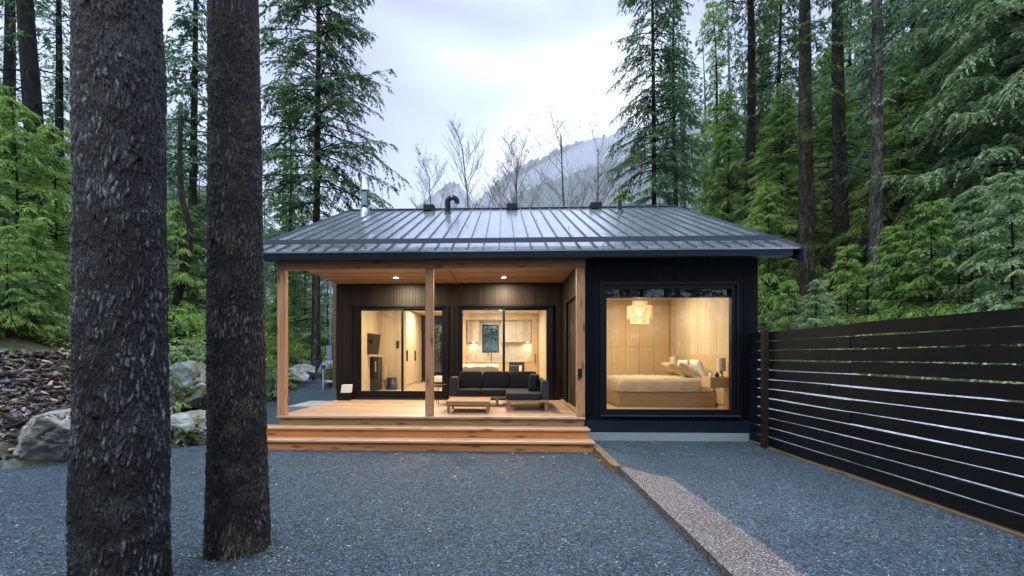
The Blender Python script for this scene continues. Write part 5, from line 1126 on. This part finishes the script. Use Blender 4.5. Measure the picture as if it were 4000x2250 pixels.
# bare birches behind the ridge
def bare(px, Ytop_py, Y, seed, spread, label, leafy=.3, name='bare_tree'):
    g = random.Random(seed); x = P(px, Y); zb = float(terr(x, Y)); H = at(px, Ytop_py, Y)[2] - zb
    e = empty(name, (x, Y, zb), label, 'tree', 'bare autumn trees behind the ridge'); tr_ = MB(); tw_ = MB(); tips = []
    def rec(p, d, ln, r, dep):
        d = d / np.linalg.norm(d); n = 4 if dep < 2 else 3; pts = [p]; q = p
        for i in range(n):
            d = d + np.array([g.gauss(0, .07), g.gauss(0, .07), .05]); d /= np.linalg.norm(d); q = q + d * ln / n; pts.append(q)
        (tr_ if dep == 0 else tw_).tube(pts, list(np.linspace(r, r * .45, n + 1)), 6 if dep == 0 else 3, False)
        if dep >= 3: tips.append(pts[-1]); tips.append(pts[-2]); return
        for k in range({0: 18, 1: 7, 2: 4}[dep]):
            f = g.uniform(.28, 1) if dep == 0 else g.uniform(.2, 1); j = min(n - 1, int(f * n)); b = pts[j] * (1 - (f * n - j)) + pts[j + 1] * (f * n - j)
            a = g.uniform(0, 6.28); up = .95 if dep == 0 else .45; sp = spread * (1.6 if dep == 0 else 1.5)
            nd = np.array([math.cos(a) * sp, math.sin(a) * sp, up]) + (d * .5 if dep else 0)
            rec(b, nd, ln * (.33 if dep == 0 else .46) * (1.3 - .8 * f if dep == 0 else 1) * g.uniform(.7, 1.2), r * (.26 if dep == 0 else .5), dep + 1)
    base = np.array((x, Y, zb)); rec(base, np.array((g.gauss(0, .03), 0, 1.)), H * .9, H * .0060, 0)
    tr_.v += []; nb_ = len(tr_.v); tr_.add(tw_.v, tw_.f, True); tr_.build('trunk', 'twig', e)
    tp = np.array(tips); k = np.random.default_rng(seed); sel = tp[k.random(len(tp)) < leafy]; n = len(sel)
    if n:
        d = k.normal(size=(n, 2, 3)) * .065 * (Y / 40); c = sel; qd = np.stack([c - d[:, 0] * .7, c - d[:, 1] * .5, c + d[:, 0] * .7, c + d[:, 1] * .5], 1) - np.array((x, Y, zb))
        link_mesh('leaves', np_mesh('leaves', qd.reshape(-1, 3), np.arange(n * 4).reshape(n, 4)), e, 'autumn_leaf')
bare(1647, 640, 44, 1, .42, 'smallest bare tree, standing left of the gooseneck vent', .25)
bare(1824, 472, 40, 2, .40, 'tall bare tree just right of the gooseneck vent', .12)
bare(1945, 560, 38, 3, .45, 'bare tree with orange leaves left of the middle ridge vent', .55)
bare(1990, 515, 42, 4, .5, 'bare forked tree above the middle ridge vent', .2)
bare(2252, 462, 40, 6, .5, 'tall bare tree left of the right ridge vent', .2)
bare(2330, 520, 42, 7, .42, 'bare tree between the right ridge vent and the conifers', .2)
bare(1745, 700, 46, 8, .5, 'faint low bare tree behind the gooseneck vent', .2)

# forest mass farther off, all sides (one mass of far trees)
def mass(name, spots, seed, mat, label, **kw):
    VV, FF, off = [], [], 0; lod = [conifer(seed + i, **kw) for i in range(3)]
    g = np.random.default_rng(seed)
    for (x, y, s) in spots:
        (VT, FT), (VN, FN) = lod[g.integers(3)]; a = g.uniform(0, 6.28); c, s_ = math.cos(a), math.sin(a); z = float(terr(x, y)) - .3
        for V, F in ((VT, FT), (VN, FN)):
            W = V * s; W = np.stack([W[:, 0] * c - W[:, 1] * s_ + x, W[:, 0] * s_ + W[:, 1] * c + y, W[:, 2] + z], -1); VV.append(W); FF.append(F + off); off += len(W)
    o = link_mesh(name, np_mesh(name, np.vstack(VV), np.vstack(FF)), None, mat); tag(o, label, 'forest', kind='stuff')
g = np.random.default_rng(99); sp = []
while len(sp) < 46:
    y = g.uniform(30, 62); k = g.uniform(-1.25, -.42); sp.append((k * y, y, g.uniform(.7, 1.05)))
while len(sp) < 96:
    y = g.uniform(30, 62); k = g.uniform(.34, 1.35); sp.append((k * y, y, g.uniform(.75, 1.1)))
mass('forest', sp, 40, 'needles_blue', 'far conifer wood closing the view on both sides of the cabin', H=21, zb=1.5, Lmax=3.4, nb=90, cw=.10, cl=.34, rise=.1, droop=.45, r0=.2, sub=9)
sp = []
while len(sp) < 44:
    a = g.uniform(math.pi * 1.0, math.pi * 2.0); r = g.uniform(12, 24); sp.append((r * math.cos(a) * 1.1, r * math.sin(a) - 2, g.uniform(.8, 1.1)))
mass('forest_behind', sp, 60, 'needles_fir', 'dark conifer wood across the yard, mirrored in the windows', H=20, zb=1.5, Lmax=3.8, nb=80, cw=.13, cl=.4, rise=.1, droop=.45, r0=.25, sub=8)

# low undergrowth: leafy ground cover on the banks
def cover(n, xr, yr, test, hmax, seed):
    g = np.random.default_rng(seed); x = g.uniform(*xr, n); y = g.uniform(*yr, n); k = test(x, y); x, y = x[k], y[k]
    den = fbm(np.stack([x * .9, y * .9, x * 0], -1), 3, seed); k = den > g.uniform(.25, .62, len(x)); x, y = x[k], y[k]; n = len(x)
    z = terr(x, y) + g.random(n) ** 1.3 * hmax * (.4 + 1.2 * fbm(np.stack([x * .7, y * .7, x * 0], -1), 3, seed + 1)); a = g.uniform(0, 6.28, n); ln = g.uniform(.06, .16, n) * (1 + (y - 8) * .03); w = ln * g.uniform(.25, .5, n)
    d = np.stack([np.cos(a), np.sin(a), g.normal(.1, .4, n)], -1); s_ = np.stack([-np.sin(a), np.cos(a), g.normal(0, .3, n)], -1); c = np.stack([x, y, z], -1)
    q = np.stack([c, c + d * (ln * .5)[:, None] + s_ * w[:, None] * .5, c + d * ln[:, None], c + d * (ln * .5)[:, None] - s_ * w[:, None] * .5], 1)
    return q.reshape(-1, 3), np.arange(n * 4).reshape(n, 4)
V, F = cover(150000, (-26, -6), (8.5, 30), lambda x, y: (xb(y) - x > 1.75 - .16 * (y - 8)) & (xb(y) - x > .3), .55, 71)
o = link_mesh('undergrowth', np_mesh('undergrowth', V, F), None, 'needles_spring'); tag(o, 'bright green undergrowth over the left bank', 'undergrowth', kind='stuff')
V, F = cover(170000, (4.95, 30), (7.0, 32), lambda x, y: (x > 8.0), .75, 72)
o = link_mesh('undergrowth', np_mesh('undergrowth', V, F), None, 'needles_pale'); tag(o, 'pale green ferns and moss behind the slat fence', 'undergrowth', kind='stuff')
V, F = cover(30000, (-13, -4.6), (21.0, 32), lambda x, y: y > 21.6, .8, 73)
o = link_mesh('undergrowth', np_mesh('undergrowth', V, F), None, 'needles_spring'); tag(o, 'low leafy undergrowth behind the driveway boulders', 'undergrowth', kind='stuff')

# ---------------------------------------------------------------- mountains
def ridge(name, pts, Y0, w, seed, jag, label=None):
    px = np.array([p[0] for p in pts], float); py = np.array([p[1] for p in pts], float)
    Xc = np.array([at(a, b, Y0)[0] for a, b in pts]); Zc = np.array([at(a, b, Y0)[2] for a, b in pts])
    x = np.arange(Xc[0], Xc[-1], 6.0); cz = np.interp(x, Xc, Zc); v = np.concatenate([np.linspace(-1, 0, 60), np.linspace(0, 1, 14)[1:]])
    X, Vv = np.meshgrid(x, v); Zc_ = np.broadcast_to(cz, X.shape); k = 1 - np.abs(Vv) ** .9
    Yw = Y0 + Vv * w + 0 * X; Z = Zc_ * k; Z = Z + (fbm(np.stack([X / 190, Yw / 190, X * 0], -1), 6, seed) - .47) * 130 * np.clip(np.abs(Vv) * 3, 0, 1)
    Z = Z + (_h((X / 6).astype(np.int64), (Vv * 40).astype(np.int64), 0 * X.astype(np.int64), seed)) * jag
    n, m = X.shape; idx = np.arange(n * m).reshape(n, m); F = np.stack([idx[:-1, :-1], idx[:-1, 1:], idx[1:, 1:], idx[1:, :-1]], -1).reshape(-1, 4)
    o = link_mesh(name, np_mesh(name, np.stack([X, Yw, Z], -1).reshape(-1, 3), F), None, 'hill_green'); tag(o, kind='structure')
ridge('mountain', [(1200, 1150), (1560, 860), (1680, 775), (1730, 735), (1765, 715), (1790, 722), (1850, 800), (2000, 1100)], 2500, 560, 2, 20)
ridge('mountain', [(1700, 1000), (1860, 800), (1960, 705), (2010, 665), (2120, 622), (2165, 596), (2230, 570), (2400, 532), (2700, 480), (3300, 420), (3900, 500), (4800, 900)], 1900, 480, 5, 20)
ridge('mountain', [(1500, 1300), (1800, 920), (1920, 850), (1990, 790), (2060, 748), (2140, 722), (2230, 690), (2330, 655), (2500, 620), (2900, 560), (3700, 560), (4600, 900)], 1250, 360, 9, 17)
ridge('mountain', [(-1600, 1000), (-600, 600), (100, 520), (600, 640), (1000, 860), (1400, 1150), (1700, 1300)], 2000, 420, 14, 20)

# ---------------------------------------------------------------- cloud lying between the ridges
t = NT('cloud_vapour'); pv = t.n('ShaderNodeVolumePrincipled', Density=.0055, Anisotropy=.1); pv.inputs['Color'].default_value = (.86, .91, 1, 1); t.l(pv.outputs[0], t.out.inputs['Volume'])
def cloud(px, py, Y, size, rot, seed, label):
    import bmesh
    bm = bmesh.new(); bmesh.ops.create_icosphere(bm, subdivisions=4, radius=1.); V = np.array([q.co[:] for q in bm.verts]); F = np.array([[q.index for q in f.verts] for f in bm.faces]); bm.free()
    V = V * (1 + .5 * (fbm(V * 1.7 + seed, 4, seed) - .45))[:, None] * np.array(size) / 2; c_, s_ = math.cos(rot), math.sin(rot)
    V = np.stack([V[:, 0] * c_ - V[:, 2] * s_, V[:, 1], V[:, 0] * s_ + V[:, 2] * c_], -1)
    o = link_mesh('mist_bank', np_mesh('mist_bank', V, F, True), None, 'cloud_vapour', at(px, py, Y)); tag(o, label, 'mist', kind='stuff')
cloud(2230, 660, 1560, (640, 260, 85), .42, 3, 'white mist bank lying between the two right mountain ridges')
cloud(1800, 790, 1700, (260, 200, 90), .2, 5, 'white mist bank at the foot of the small left peak')
# ---------------------------------------------------------------- damp air
m = MB(); m.box(-3400, 3400, -2700, 3500, -40, 1450); hz = m.build('haze', 'white_paint'); tag(hz, 'thin pale mist filling the valley', 'mist', kind='stuff')
t = NT('mist_air'); pv = t.n('ShaderNodeVolumePrincipled', Density=.00017, Anisotropy=.1); pv.inputs['Color'].default_value = (.82, .88, 1, 1); t.l(pv.outputs[0], t.out.inputs['Volume'])
hz.data.materials.clear(); hz.data.materials.append(t.m)
